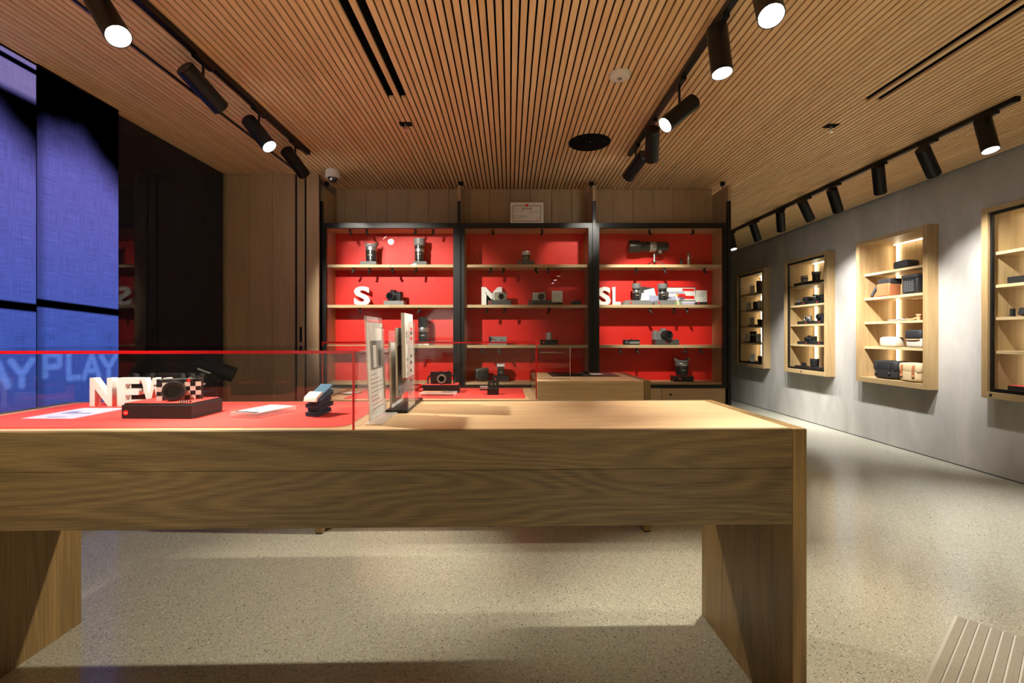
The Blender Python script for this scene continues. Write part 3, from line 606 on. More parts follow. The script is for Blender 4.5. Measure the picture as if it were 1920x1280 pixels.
# ------------------------------------------------------------------ fins between the glass cabinets
FIN = [(-1.864,-1.834,'at the wood panelled wall end'), (-.510,-.480,'between the S bay and the M bay'), (.818,.848,'between the M bay and the SL bay'), (2.145,2.175,'closing the SL bay beside the concrete wall')]
for a, b_, where in FIN:
    xm = (a+b_)/2; t = thing('divider_fin', 'black post and oak fin '+where, 'divider', (xm, YF, 0)); hw = (b_-a)/2
    B('post', M['blackm'], t, -hw, -.012, 0, hw, .03, 2.536, .001)
    B('fin_head', M['panel'], t, -hw, -.010, 2.536, hw, .03, 2.69); B('fin_board', M['panel'], t, -hw, .03, 2.325, hw, 5.08-YF, 2.69)
    B('fin_core', M['black'], t, -hw, .03, 0, hw, 5.08-YF, 2.325)
    MB().cyl((0,.14,2.69),(0,.14,CEIL-.03),.004).build('hanger_rod', M['blackm'], t); MB().cyl((0,.14,CEIL-.035),(0,.14,CEIL),.024).build('ceiling_cup', M['blackm'], t, 40)

# ------------------------------------------------------------------ glass cabinets
BAY = [(-1.834,-.510,-1.803,-.552,-.02,'S', PX(731,4.74)), (-.480,.818,-.443,.780,0,'M', PX(986,4.74)), (.848,2.145,.884,2.103,0,'SL', PX(1240,4.74))]
SH = [.753, 1.121, 1.521, 1.920]                            # tops of bottom board and shelves
for fa, fb, xa, xb, _, nm, xm in BAY:
    t = thing('display_cabinet', 'black framed glass cabinet with red back and oak shelves marked %s' % nm, 'cabinet', ((fa+fb)/2, YF, 0)); ox = -(fa+fb)/2
    def C(n, m_, x0, y0, z0, x1, y1, z1, bv=0.0): return B(n, M[m_], t, x0+ox, y0-YF, z0, x1+ox, y1-YF, z1, bv)
    C('back_panel', 'red', xa, YB, .73, xb, YB+.018, 2.285)
    C('side_panel', 'cabZ', xa-.018, 4.752, .70, xa, YB+.018, 2.30); C('side_panel', 'cabZ', xb, 4.752, .70, xb+.018, YB+.018, 2.30)
    C('top_board', 'shelfX', xa, 4.752, 2.272, xb, YB, 2.30); C('bottom_board', 'shelfX', xa, 4.742, .731, xb, YB, .753)
    C('lid', 'black', fa, YF+.03, 2.30, fb, 5.078, 2.322)
    for z in SH[1:]:
        C('shelf', 'shelfX', xa, 4.760, z-.029, xm-.0012, YB, z, .001); C('shelf', 'shelfX', xm+.0012, 4.760, z-.029, xb, YB, z, .001)
    C('frame_rail', 'blackm', fa, YF, 2.274, fb, YF+.03, 2.322); C('frame_rail', 'blackm', fa, YF, .699, fb, YF+.03, .731)
    C('frame_stile', 'blackm', fa, YF, .731, xa+.001, YF+.03, 2.274); C('frame_stile', 'blackm', xb-.001, YF, .731, fb, YF+.03, 2.274)
    C('glass_door', 'glass', xa, 4.731, .732, xm-.001, 4.736, 2.273); C('glass_door', 'glass', xm+.001, 4.731, .732, xb, 4.736, 2.273)
    for x0, x1 in ((fa+.018, xm-.002), (xm+.002, fb-.018)):
        d = C('drawer', 'shelfX', x0, YF+.004, .09, x1, YF+.03, .697, .0015)
        MB().xf(Matrix.Translation(((x0+x1)/2+ox if x0 < xm-.1 else xm+.085+ox, .004, .635)) @ Matrix.Rotation(R(90),4,'X')).lathe([(.011,-.001),(.011,.004),(.006,.005)],16).build('lock', M['blackm'], d, 40)
    C('carcass', 'black', fa+.002, YF+.032, .0, fb-.002, YB, .695); C('plinth', 'black', fa, YF+.01, 0, fb, YF+.03, .088)

# little spotlights under the shelves
ms = thing('mini_spotlight', 'tiny black spotlight clipped under the top board of the S cabinet', 'spotlight', (0,0,0), 0, 'mini spotlights under the S cabinet top')
B('clip', M['black'], ms, -.010,-.010,-.010,.010,.010,0); MB().cyl((0,0,-.01),(0,0,-.024),.004,n=10).build('stem', M['black'], ms)
mh = MB().xf(Matrix.Translation((0,0,-.032)) @ Matrix.Rotation(R(-35),4,'X')).cyl((0,0,.018),(0,0,-.026),.0115,n=14).build('head', M['blackm'], ms, 40)
first = True
rows = [('S',2.272,'top board',(657,688,779,812)),('S',1.891,'uppermost shelf',(663,693,736,780)),('S',1.492,'middle shelf',(675,786)),('S',1.092,'lowest shelf',(779,)),
        ('M',2.272,'top board',(924,1016)),('M',1.891,'uppermost shelf',(920,944,1005,1028)),('M',1.492,'middle shelf',(912.5,946,1029)),('M',1.092,'lowest shelf',(904,936)),
        ('SL',2.272,'top board',(1218,1299)),('SL',1.891,'uppermost shelf',(1193,1246,1321)),('SL',1.492,'middle shelf',(1219,1264,1288)),('SL',1.092,'lowest shelf',(1163,1195,1285.5,1314))]
for nm, z, wh, xs in rows:
    for x in xs:
        o = ms if first else copy_tree(ms); first = False
        o['label'] = 'tiny black spotlight clipped under the %s of the %s cabinet' % (wh, nm); o['group'] = 'mini spotlights, %s of the %s cabinet' % (wh, nm)
        o.location = (PX(x, 4.79), 4.79, z); o.rotation_euler = (0, 0, random.choice((-1,1))*R(random.uniform(25,70)))

# certificate on top of the M cabinet
ct = thing('certificate', 'framed business licence with brown border standing on the M cabinet', 'certificate', (PX(988,4.73), 4.735, 2.322), 0)
tl = Matrix.Rotation(R(-6),4,'X')
MB().xf(tl).box(-.164,0,0,.164,.006,.212).build('sheet', M['brownm'], ct)
for a in ((-.140,.020,.140,.026),(-.140,.176,.140,.182),(-.140,.026,-.134,.176),(.134,.026,.140,.176)): MB().xf(tl).box(a[0],-.0006,a[1],a[2],0,a[3]).build('border', M['gold'], ct)
MB().xf(tl @ Matrix.Translation((0,-.0005,.184)) @ Matrix.Rotation(R(90),4,'X')).lathe([(.015,-.001),(.015,.001)],20).build('emblem', M['reddot'], ct)
me = text_mesh('营业执照', .026, .0005, .004); me.materials.clear(); me.materials.append(M['papk'])
o = bpy.data.objects.new('title', me); COL.objects.link(o); o.parent = ct; o.matrix_local = tl @ Matrix.Translation((0,-.001,.140)) @ Matrix.Rotation(R(90),4,'X')
for z, a, b_ in ((.150,-.125,-.07),(.122,-.125,-.03),(.122,.02,.12),(.108,.02,.11),(.075,-.125,0),(.062,-.125,.01),(.050,-.125,-.05)): MB().xf(tl).box(a,-.0006,z,b_,0,z+.004).build('text_line', M['ink'], ct)
MB().xf(tl @ Matrix.Translation((.108,-.0005,.05)) @ Matrix.Rotation(R(90),4,'X')).lathe([(.018,-.0004),(.020,-.0004),(.020,.0004),(.018,.0004)],24,False).build('seal', M['reddot'], ct)

# ------------------------------------------------------------------ goods in the cabinets
YI = 4.86
def lens(label, x, z, w_, h_, Y=YI, hood=None, ring='steel', ring_at=(.55,.72), marks=True, slim=.82, body='lens', group=None, name='camera_lens'):
    """a lens standing on its mount; w_ is the widest diameter"""
    t = thing(name, label, 'lens', (x, Y, z), 0, group); r = w_/2; q = r*slim
    hz = h_*(.70 if hood else .98)
    MB().lathe([(q*.86,0),(q*.86,h_*.06),(q,h_*.08),(q,hz*.55),(q*1.03,hz*.56),(q*1.03,hz)], 24).build('barrel', M[body], t, 40)
    MB().lathe([(q*1.05,h_*ring_at[0]),(q*1.07,h_*ring_at[0]+.003),(q*1.07,h_*ring_at[1]-.003),(q*1.05,h_*ring_at[1])], 24).build('focus_ring', M[ring], t, 40)
    if hood == 'flower':
        vs = MB(); n = 32; prof = []
        for k in range(n):
            a = 2*math.pi*k/n; top = h_*(.90 + .10*math.cos(2*a)); c, s_ = math.cos(a), math.sin(a)
            prof.append([(q*1.0*c,q*1.0*s_,hz),(r*c,r*s_,h_*.86),(r*1.02*c,r*1.02*s_,top),(r*.97*c,r*.97*s_,top),(r*.95*c,r*.95*s_,h_*.86),(q*.9*c,q*.9*s_,hz)])
        V = [p for row in prof for p in row]; Fc = []
        for k in range(n):
            for j in range(5): Fc.append((k*6+j, ((k+1)%n)*6+j, ((k+1)%n)*6+j+1, k*6+j+1))
        vs._add(V, Fc); vs.build('petal_hood', M['grey'] if ring == 'steel' else M['lens'], t, 40)
    elif hood == 'tube':
        MB().lathe([(q*1.02,hz-.002),(r*.96,hz+.004),(r,h_*.76),(r*.98,h_),(r*.92,h_),(r*.9,h_*.8)], 28).build('hood', M['grey'], t, 40)
    else: MB().lathe([(q*.8,h_*.97),(q*.8,h_*.985)], 24).build('front_glass', M['lensglass'], t)
    if marks:
        for k, m_ in ((-8,'yel'),(0,'white'),(8,'white')): MB().xf(Matrix.Rotation(R(k*2.2),4,'Z')).box(-.004,-q-.0012,h_*.30,.004,-q+.002,h_*.33).build('engraving', M[m_], t)
    return t
def px(x): return PX(x, YI)
PH = .048
# S cabinet
plinth('graphite plinth under the petal-hood lens in the S cabinet', (px(693.5),YI,SH[3]), .165,.12,.038, dot=False); lens('black lens with grey ring and petal hood, top shelf of the S cabinet', px(696.5), SH[3]+.038, .135,.205, hood='flower')
plinth('graphite plinth under the tall tube-hood lens in the S cabinet', (px(789),YI,SH[3]), .14,.12,.038, dot=False); lens('tall black lens with grey tube hood on the top shelf of the S cabinet', px(786.5), SH[3]+.038, .115,.235, hood='tube', ring_at=(.42,.56))
letter('S','cabinet_letter','white capital letter S standing alone on the shelf of the S cabinet','letter', px(662), px(692.5), SH[2], SH[2]+.195, 4.885, .022, M['white'])
plinth('grey plinth under the large camera beside the lone letter S', (px(741),YI,SH[2]), .20,.13,.042, m_='grey', dot=False)
camera('medium_format_camera','black medium format camera turned aside, beside the lone letter S', (px(742),YI,SH[2]+.042), .15,.095,.07, R(-18), body='lens', lens_r=.042, lens_l=.05, lx=-.02, lz=.046, ring='steel', hump=True, dot=False)
ps = thing('plate', 'thin silver plate under the long lens on the lowest shelf of the S cabinet', 'plate', (px(792),YI,SH[1])); B('plate', M['silver'], ps, -.07,-.06,0,.075,.06,.010,.002); B('bevel_edge', M['white'], ps, .03,-.062,.0,.075,-.06,.012)
lens('very tall black telephoto lens with grey ring in the S cabinet', px(793.5), SH[1]+.010, .105,.275, ring_at=(.44,.60), slim=.95)
# M cabinet
plinth('graphite plinth with red dot on the top shelf of the M cabinet', (px(986),YI,SH[3]), .162,.12,.044, dotx=-.055); lens('short silver-topped lens on the top shelf of the M cabinet', px(986.5), SH[3]+.044, .085,.108, ring='silver', ring_at=(.6,.95), slim=.95)
letter('M','cabinet_letter','white capital letter M standing on a cabinet shelf','letter', px(902), px(941), SH[2], SH[2]+.193, 4.935, .022, M['white'])
plinth('grey plinth with red dot in front of the letter M', (px(936.5),4.84,SH[2]), .232,.12,PH); camera('rangefinder_camera','silver rangefinder camera with black leather in front of the letter M', (px(937.5),4.84,SH[2]+PH), .145,.085,.035, R(4), body='silver', lens_r=.029, lens_l=.05, lx=.01, lz=.036, lensm='lens', ring='silver', dot=False)
plinth('grey plinth with red dot beside the white info card of the M cabinet', (px(1012.5),YI,SH[2]), .235,.12,PH); camera('rangefinder_camera','silver and black rangefinder camera with black lens beside the white info card', (px(1010.5),YI,SH[2]+PH), .145,.085,.035, 0, body='steel', top='silver', lens_r=.033, lens_l=.05, lx=.02, lz=.036, dot=False)
def info_card(label, x, z, w_, h_, Y=YI, m_='white'):
    t = thing('info_card', label, 'sign', (x,Y,z)); B('base', M['plinth_b'], t, -w_/2,-.02,0,w_/2,.03,.030); B('card', M[m_], t, -w_/2,-.012,.030,w_/2,-.006,h_)
    for i in range(4): B('text_line', M['ink'], t, -w_*.38,-.0128,h_-.03-i*.011,w_*(.3-.08*(i%2)),-.012,h_-.0275-i*.011)
    MB().xf(Matrix.Translation((-w_*.3,-.0206,.015)) @ Matrix.Rotation(R(90),4,'X')).lathe([(.008,-.001),(.008,.001)],14).build('logo_dot', M['reddot'], t); return t
info_card('white info card on a black base in the M cabinet', px(1044.5), SH[2], .108,.146)
va = thing('viewfinder', 'small black clip-on viewfinder in the corner of the M cabinet', 'viewfinder', (px(1079),YI,SH[2]), R(12)); B('body', M['lens'], va, -.02,-.03,0,.05,.03,.046,.003); MB().cyl((-.02,0,.026),(-.045,0,.026),.016).build('eyepiece', M['lens'], va, 40); B('shoe', M['steel'], va, -.005,-.02,0,.03,.02,.004)
gb = thing('gift_box', 'open grey gift box holding silver lens parts, on the lowest shelf of the M cabinet', 'box', (px(933.5),YI,SH[1]))
for a in ((-.09,-.05,0,.09,-.045,.020),(-.09,.045,0,.09,.05,.085),(-.09,-.045,0,-.084,.045,.085),(.084,-.045,0,.09,.045,.085),(-.084,-.045,0,.084,.045,.006)): B('box_wall', M['grey'] if a[3] > .085 else M['plinth_b'], gb, *a)
MB().xf(Matrix.Translation((-.045,0,.03)) @ Matrix.Rotation(R(60),4,'X')).lathe([(.030,-.01),(.032,.01),(.02,.012)],20).build('lens_cap', M['silver'], gb, 40); MB().xf(Matrix.Translation((.04,0,.02)) @ Matrix.Rotation(R(50),4,'X')).lathe([(.034,-.006),(.03,.012)],20).build('lens_ring', M['silver'], gb, 40)
plinth('black plinth with red dot under the short silver lens of the M cabinet', (px(1029),YI,SH[1]), .172,.12,.052, m_='plinth_b', dotx=-.058); lens('short silver lens on the lowest shelf of the M cabinet', px(1029), SH[1]+.052, .068,.075, ring='silver', ring_at=(.3,.6), body='silver', slim=.97, marks=False)
pc = thing('camera_pouch', 'rounded black leather camera pouch at the bottom of the M cabinet', 'pouch', (px(903),YI,SH[0]), R(8)); MB().superbox(.135,.10,.135,.38).build('shell', M['leatherk'], pc, 60); MB().xf(Matrix.Translation((.02,-.008,.02))).superbox(.10,.105,.118,.30).build('flap', M['bagk'], pc, 60); MB().tube([(-.05,-.052,.04),(-.045,-.054,.10),(-.02,-.05,.13),(.03,-.045,.137)], .004, 8).build('piping', M['grey'], pc)
plinth('black plinth with red dot under the flash unit', (px(939),YI,SH[0]), .162,.12,.058, m_='plinth_b', dotx=-.055)
fu = thing('flash_unit', 'black clip-on flash with a silver head at the bottom of the M cabinet', 'flash', (px(939),YI,SH[0]+.058)); B('body', M['lens'], fu, -.035,-.025,0,.035,.025,.075,.004); B('neck', M['lens'], fu, -.028,-.02,.075,.028,.02,.085); B('flash_head', M['silver'], fu, -.043,-.03,.085,.043,.03,.125,.004); B('diffuser', M['white'], fu, -.036,-.0315,.094,.036,-.029,.116); MB().cyl((0,-.025,.035),(0,-.03,.035),.011).build('dial', M['steel'], fu, 40)
# SL cabinet
sc_ = thing('spotting_scope', 'long black spotting scope with grey ring on a small tripod in the SL cabinet', 'spotting scope', (px(1218),4.87,SH[3]))
q = Matrix.Translation((-.035,0,.195)) @ Matrix.Rotation(R(90),4,'Y') @ Matrix.Rotation(R(-2),4,'X')
MB().xf(q).lathe([(.058,-.18),(.064,-.17),(.064,-.07),(.055,-.06),(.052,.0),(.050,.10),(.050,.17),(.046,.22),(.030,.225)], 28).build('tube', M['lens'], sc_, 40)
MB().xf(q).lathe([(.054,.03),(.055,.034),(.055,.09),(.054,.094)], 28).build('focus_ring', M['steel'], sc_, 40); MB().xf(q).lathe([(.056,-.182),(.056,-.179)], 24).build('front_glass', M['lensglass'], sc_)
MB().xf(Matrix.Translation((.115,0,.135))).box(-.02,-.015,-.012,.02,.015,.03).build('tripod_collar', M['lens'], sc_); MB().cyl((.05,0,.04),(.05,0,.12),.012).build('column', M['steel'], sc_, 40); MB().tube([(.05,0,.12),(.10,0,.125)], .010).build('pan_head', M['lens'], sc_, 40); MB().cyl((.10,-.02,.14),(.10,-.032,.14),.018).build('knob', M['silver'], sc_, 40)
for dx, dy in ((-.085,-.04),(.10,-.05),(.03,.08)): MB().cyl((.05,0,.055),(.05+dx,dy,.006),.006,.004).build('leg', M['lens'], sc_, 40)
def mini_tripod(name, label, x, h_, m_, r):
    t = thing(name, label, 'tripod', (x,YI,SH[3]))
    MB().lathe([(r,.012),(r*1.05,h_*.5),(r*.8,h_*.72)],16).build('grip', M[m_], t, 40); MB().lathe([(r*.45,h_*.72),(r*.7,h_*.8),(r*.45,h_*.88)],14).build('ball_head', M['lens'] if m_ == 'lens' else M['silver'], t, 40); MB().lathe([(r*1.1,h_*.90),(r*1.1,h_)],14).build('platform', M[m_], t, 40); MB().cyl((r,0,h_*.6),(r*2.1,0,h_*.62),r*.25).build('lever', M['steel'], t)
    for k in range(3): a = R(-90+120*k); MB().cyl((0,0,h_*.28),(r*1.7*math.cos(a),r*1.7*math.sin(a),.004),r*.3).build('leg', M[m_], t)
mini_tripod('mini_tripod','small black table tripod beside the silver one', px(1277), .078, 'lens', .012); mini_tripod('mini_tripod','silver table tripod with ball head on the top shelf of the SL cabinet', px(1291), .125, 'silver', .018)
letter('S','cabinet_letter','white capital letter S of the SL pair','letter', px(1123), px(1147), SH[2], SH[2]+.193, 4.91, .022, M['white']); letter('L','cabinet_letter','white capital letter L of the SL pair','letter', px(1150.5), px(1166), SH[2], SH[2]+.190, 4.91, .022, M['white'])
def long_plinth(label, xa, xb, z):
    t = thing('display_plinth', label, 'plinth', ((xa+xb)/2,4.84,z)); w_ = xb-xa
    MB().xf(Matrix.Rotation(R(90),4,'X')).prism([(-w_/2,0),(w_/2,0),(w_/2,.030),(w_/2-.02,.045),(-w_/2+.02,.045),(-w_/2,.030)], -.06, .06).build('block', M['grey'], t)
    MB().xf(Matrix.Translation((-w_*.26,-.061,.02)) @ Matrix.Rotation(R(90),4,'X')).lathe([(.0095,-.001),(.0095,.001)],16).build('logo_dot', M['reddot'], t)
long_plinth('long grey plinth with chamfered ends beside the letter L', px(1167), px(1218), SH[2]); long_plinth('shorter grey plinth with chamfered ends in front of the race print', px(1223), px(1260), SH[2])
lens('black lens with tube hood beside the letter L', px(1192), SH[2]+.045, .088,.172, Y=4.84, hood='tube', ring_at=(.44,.60)); lens('black lens with tube hood in front of the race print', px(1241), SH[2]+.045, .098,.170, Y=4.84, hood='tube', ring_at=(.40,.50))
bf = thing('brochure_fan', 'fanned black and white brochures behind the two hooded lenses', 'brochure', (px(1218),4.93,SH[2]))
for i, (dx, m_, rot, h_) in enumerate(((-.06,'papk',-6,.19),(.0,'papk',5,.185),(.05,'paper',-14,.17),(-.03,'paper',10,.12),(.06,'lilac',4,.10))): MB().xf(Matrix.Translation((dx,-.006*i,.004)) @ Matrix.Rotation(R(rot),4,'Y')).box(-.055,0,.0,.055,.003,h_).build('sheet', M[m_], bf)
rp = thing('race_print', 'colourful landscape print of racing cars leaning behind the lenses', 'print', (px(1281),4.945,SH[2]))
tl = Matrix.Rotation(R(-8),4,'X'); MB().xf(tl).box(-.17,0,0,.17,.008,.196).build('frame', M['papk'], rp); MB().xf(tl).box(-.163,-.001,.004,.163,0,.190).build('picture_field', M['paper'], rp)
for a, m_ in (((-.163,.004,.02,.045),'green'),((.0,.004,.163,.035),'lilac'),((-.163,.045,.163,.060),'grey'),((-.12,.060,.05,.100),'lilac'),((.03,.072,.15,.105),'red'),((-.02,.085,.06,.125),'reddot'),((-.163,.125,.05,.150),'lilac'),((.03,.155,.155,.182),'reddot'),((.0,.06,.03,.12),'papk'),((-.163,.150,-.02,.175),'white'),((-.05,.10,-.01,.13),'yel'),((-.14,.072,-.09,.088),'papk')):
    MB().xf(tl).box(a[0],-.002,a[1],a[2],-.001,a[3]).build('picture_patch', M[m_], rp)
MB().xf(tl @ Matrix.Translation((-.03,-.002,.07)) @ Matrix.Rotation(R(-14),4,'Y')).box(-.008,-.001,-.06,.008,0,.06).build('picture_patch', M['white'], rp)
info_card('white info card on a black base beside the race print', px(1311.5), SH[2], .11,.147, Y=4.82)
hg = thing('hand_grip', 'black screw-on hand grip lying on the lowest shelf of the SL cabinet', 'camera grip', (px(1183.5),YI,SH[1]), R(3)); MB().rbox(-.083,-.03,0,.083,.03,.052,.018,4).build('body', M['lens'], hg, 40, bevel=.003); MB().cyl((-.055,-.03,.026),(-.055,-.036,.026),.012).build('screw', M['steel'], hg, 40); B('trim', M['grey'], hg, -.03,-.0312,.012,.075,-.029,.034); MB().cyl((.0,0,.052),(.0,0,.058),.016).build('dial', M['lens'], hg, 40)
plinth('grey plinth with red dot under the large camera of the SL cabinet', (px(1247.5),YI,SH[1]), .235,.13,.054, m_='plinth_g', dotx=-.005)
camera('mirrorless_camera','grey mirrorless camera with a large black lens turned aside in the SL cabinet', (px(1238),YI,SH[1]+.054), .165,.095,.05, R(14), body='grey', lens_r=.048, lens_l=.085, lx=.03, lz=.044, hump=True, grip=True)
plinth('black plinth with red dot at the bottom of the SL cabinet', (px(1278.5),YI,SH[0]), .197,.12,.058, m_='plinth_b', dotx=-.04, topm='red'); lens('black lens with grey ring and flared petal hood at the bottom of the SL cabinet', px(1278), SH[0]+.059, .148,.178, hood='flower')

# ------------------------------------------------------------------ wall niches
SHN = [.735, 1.087, 1.373, 1.649, 1.930]; XI = 4.16; XBK = 4.52
def niche(yn, yf, label, glazed):
    t = thing('niche_cabinet', label, 'cabinet', (XW, (yn+yf)/2, .68)); oy = (yn+yf)/2
    def C(n, m_, x0, y0, z0, x1, y1, z1, bv=0.0): return B(n, M[m_], t, x0-XW, y0-oy, z0-.68, x1-XW, y1-oy, z1-.68, bv)
    X0 = 4.10; s = .055
    C('frame_stile', 'nichZ', X0, yn, .68, XW, yn+s, 2.31, .002); C('frame_stile', 'nichZ', X0, yf-s, .68, XW, yf, 2.31, .002)
    C('frame_rail', 'frameY', X0, yn+s, .68, XW, yf-s, .735, .0015); C('frame_rail', 'frameY', X0, yn+s, 2.27, XW, yf-s, 2.31, .0015)
    C('side_panel', 'nichZ', XW, yn+s-.02, .70, XBK, yn+s, 2.29); C('side_panel', 'nichZ', XW, yf-s, .70, XBK, yf-s+.02, 2.29)
    C('bottom_board', 'shelfY', XW, yn+s, .715, XBK, yf-s, .735); C('top_board', 'frameY', XW, yn+s, 2.27, XBK, yf-s, 2.29)
    for y in (yn+s, yn+s+(yf-yn-2*s)/3, yn+s+2*(yf-yn-2*s)/3): C('back_board', 'nichZ', XBK, y+.001, .70, XBK+.015, y+(yf-yn-2*s)/3-.001, 2.29)
    for z in SHN[1:]: C('shelf', 'shelfY', XI, yn+s, z-.026, XBK-.04, yf-s, z, .001)
    l = C('led_strip', 'led', XBK-.022, yf-s-.075, .74, XBK-.014, yf-s-.045, 2.265); C('led_strip', 'led', XBK-.05, yn+s+.02, 2.262, XBK-.03, yf-s-.04, 2.269)
    if glazed:
        C('door_frame', 'blackm', X0+.022, yn+s, .735, X0+.045, yf-s, .765); C('door_frame', 'blackm', X0+.022, yn+s, 2.245, X0+.045, yf-s, 2.27)
        C('door_frame', 'blackm', X0+.022, yn+s, .765, X0+.045, yn+s+.018, 2.245); C('door_frame', 'blackm', X0+.022, yf-s-.018, .765, X0+.045, yf-s, 2.245)
        ym = (yn+yf)/2
        C('glass_door', 'glass', X0+.030, yn+s+.018, .765, X0+.035, ym-.001, 2.245); C('glass_door', 'glass', X0+.030, ym+.001, .765, X0+.035, yf-s-.018, 2.245)
        MB().xf(Matrix.Translation((X0-XW, (ym+.06 if yn > 3.5 else yf-s-.03)-oy, .030)) @ Matrix.Rotation(R(-90),4,'Y')).lathe([(.011,-.001),(.011,.004),(.006,.005)],16).build('lock', M['blackm'], t, 40)
niche(*niches[0], 'glazed oak wall niche with black door frame, next to the niche of bags', True)
niche(*niches[1], 'open oak wall niche without doors, filled with bags and straps', False)
niche(*niches[2], 'glazed oak wall niche with lenses and cameras but no white cards', True)
niche(*niches[3], 'glazed oak wall niche with white price cards, at the far corridor end', True)

def NY(x, X=4.27): return X*F/(x-CX)
# items face -x in the niches: local -y turned to -x
TN = R(-90)
def nplinth(label, x, X, z, wpx, h_=.035, rz=TN):
    Y = NY(x, X); return plinth(label, (X, Y, z), wpx, .12, h_, m_='plinth_b', dotx=wpx*.36, rz=rz)
def ncard(label, x, X, z, w_=.08, h_=.15):
    t = thing('price_card', label, 'sign', (X, NY(x,X), z), R(-48)); B('base', M['plinth_b'], t, -w_/2,-.02,0,w_/2,.02,.014); B('card', M['white'], t, -w_/2,-.004,.014,w_/2,0,h_)
    for i in range(3): B('text_line', M['ink'], t, -w_*.3,-.0047,h_-.035-i*.013,w_*.25,-.004,h_-.031-i*.013)
A_, B_, C_, D_ = 'the corridor-end niche', 'the lens niche', 'the bag niche', 'the niche beside the bags'
LV = ['bottom board', 'fourth shelf down', 'third shelf down', 'second shelf down', 'top shelf']
LV = ['bottom board', 'lowest shelf', 'second lowest shelf', 'second highest shelf', 'highest shelf']
# corridor-end niche: white cards with lenses
for lv, xs in ((4,(1410.5,)),(3,(1404,1425)),(2,(1410,)),(1,(1400,1422.5)),(0,(1411,))):
    for i, x in enumerate(xs):
        ncard('white price card %son the %s of %s' % (('nearer the LED strip ' if i else 'nearer the side panel ') if len(xs) > 1 else '', LV[lv], A_), x, 4.24, SHN[lv], h_=.155)
for lv, x, wd, hh in ((4,1424,.10,.20),(3,1417,.09,.13),(2,1426,.10,.09),(1,1412.5,.12,.17),(0,1426,.09,.10)):
    nplinth('long black plinth on the %s of %s' % (LV[lv], A_), (x+1405)/2+3, 4.33, SHN[lv], .36, .03)
    lens('black lens standing on the %s of %s' % (LV[lv], A_), 4.33, SHN[lv]+.03, wd, hh, Y=NY(x,4.33), ring='lens' if lv != 1 else 'steel', marks=False, slim=.95)
# lens niche
for lv, x in ((4,1505.5),(4,1529),(3,1507),(3,1532),(2,1512),(2,1536),(1,1512),(1,1536),(0,1503),(0,1523),(0,1537)):
    last = x == max(q_ for l_, q_ in ((4,1505.5),(4,1529),(3,1507),(3,1532),(2,1512),(2,1536),(1,1512),(1,1536),(0,1503),(0,1523),(0,1537)) if l_ == lv)
    pos = 'by the LED strip' if last else ('in mid shelf' if x == 1523 else 'by the side panel')
    nplinth('black red-dot plinth %s on the %s of %s' % (pos, LV[lv], B_), x, 4.25, SHN[lv], .24 if lv else .145, .045)
lens('silver lens on the highest shelf of the lens niche', 4.25, SHN[4]+.045, .095, .10, Y=NY(1508.5,4.25), body='silver', ring='lens', ring_at=(.45,.6), marks=False, slim=.97)
lens('black lens with petal hood on the highest shelf of the lens niche', 4.25, SHN[4]+.045, .115, .12, Y=NY(1530.5,4.25), hood='tube', ring='lens', marks=False)
sm = thing('lens_cap_stand', 'small grey stub stand on the second highest shelf of the lens niche', 'stand', (4.25, NY(1498.5,4.25), SHN[3]+.045)); MB().lathe([(.016,0),(.016,.05),(.008,.055),(.008,.06)],16).build('post', M['grey'], sm, 40); MB().lathe([(.02,.06),(.02,.066)],16).build('disc', M['steel'], sm)
bn = thing('binoculars', 'black binoculars on the second highest shelf of the lens niche', 'binoculars', (4.25, NY(1517.5,4.25), SHN[3]+.045), TN)
for sx in (-1, 1): MB().xf(Matrix.Translation((sx*.035,0,.035)) @ Matrix.Rotation(R(90),4,'X')).lathe([(.024,-.06),(.026,-.03),(.030,.02),(.032,.06),(.028,.062)],18).build('tube', M['lens'], bn, 40)
B('bridge', M['lens'], bn, -.02,-.03,.025,.02,.02,.055,.003); MB().xf(Matrix.Rotation(R(90),4,'X')).cyl((0,.06,-.02),(0,.06,.02),.011).build('focus_wheel', M['steel'], bn, 40)
lens('slim black and grey lens beside the binoculars', 4.25, SHN[3]+.045, .065, .09, Y=NY(1528.5,4.25), ring='steel', marks=False, slim=.95)
camera('compact_camera','black camera with round lens on the second highest shelf of the lens niche', (4.25, NY(1538,4.25), SHN[3]+.045), .12,.08,.035, TN, body='lens', lens_r=.034, lens_l=.03, lz=.036, dot=False)
camera('compact_camera','silver camera with a round lens on the second lowest shelf of the lens niche', (4.25, NY(1517,4.25), SHN[2]+.045), .11,.075,.035, TN, body='silver', lens_r=.034, lens_l=.035, lz=.034, lensm='silver')
camera('compact_camera','black camera by the LED strip on the second lowest shelf of the lens niche', (4.25, NY(1539,4.25), SHN[2]+.045), .11,.10,.04, TN, body='lens', lens_r=.040, lens_l=.03, lz=.05, dot=False)
camera('compact_camera','black camera with hump on the lowest shelf of the lens niche', (4.25, NY(1518,4.25), SHN[1]+.045), .13,.07,.05, TN, body='lens', lens_r=.028, lens_l=.04, lz=.032, hump=True, dot=False)
hs_ = thing('hand_grip', 'upright black finger grip on the lowest shelf of the lens niche', 'camera grip', (4.25, NY(1529,4.25), SHN[1]+.045), TN); MB().rbox(-.012,-.02,0,.012,.02,.075,.008,3).build('body', M['lens'], hs_, 40); B('base_plate', M['steel'], hs_, -.03,-.02,0,.03,.02,.004)
mini = thing('lens_adapter', 'pair of small black adapter rings on the bottom board of the lens niche', 'lens adapter', (4.25, NY(1507,4.25), SHN[0]+.045), TN)
for k in (-1,1): MB().xf(Matrix.Translation((k*.028,0,.022)) @ Matrix.Rotation(R(90),4,'X')).lathe([(.022,-.01),(.024,0),(.022,.01),(.016,.01)],16).build('ring', M['lens'], mini, 40)
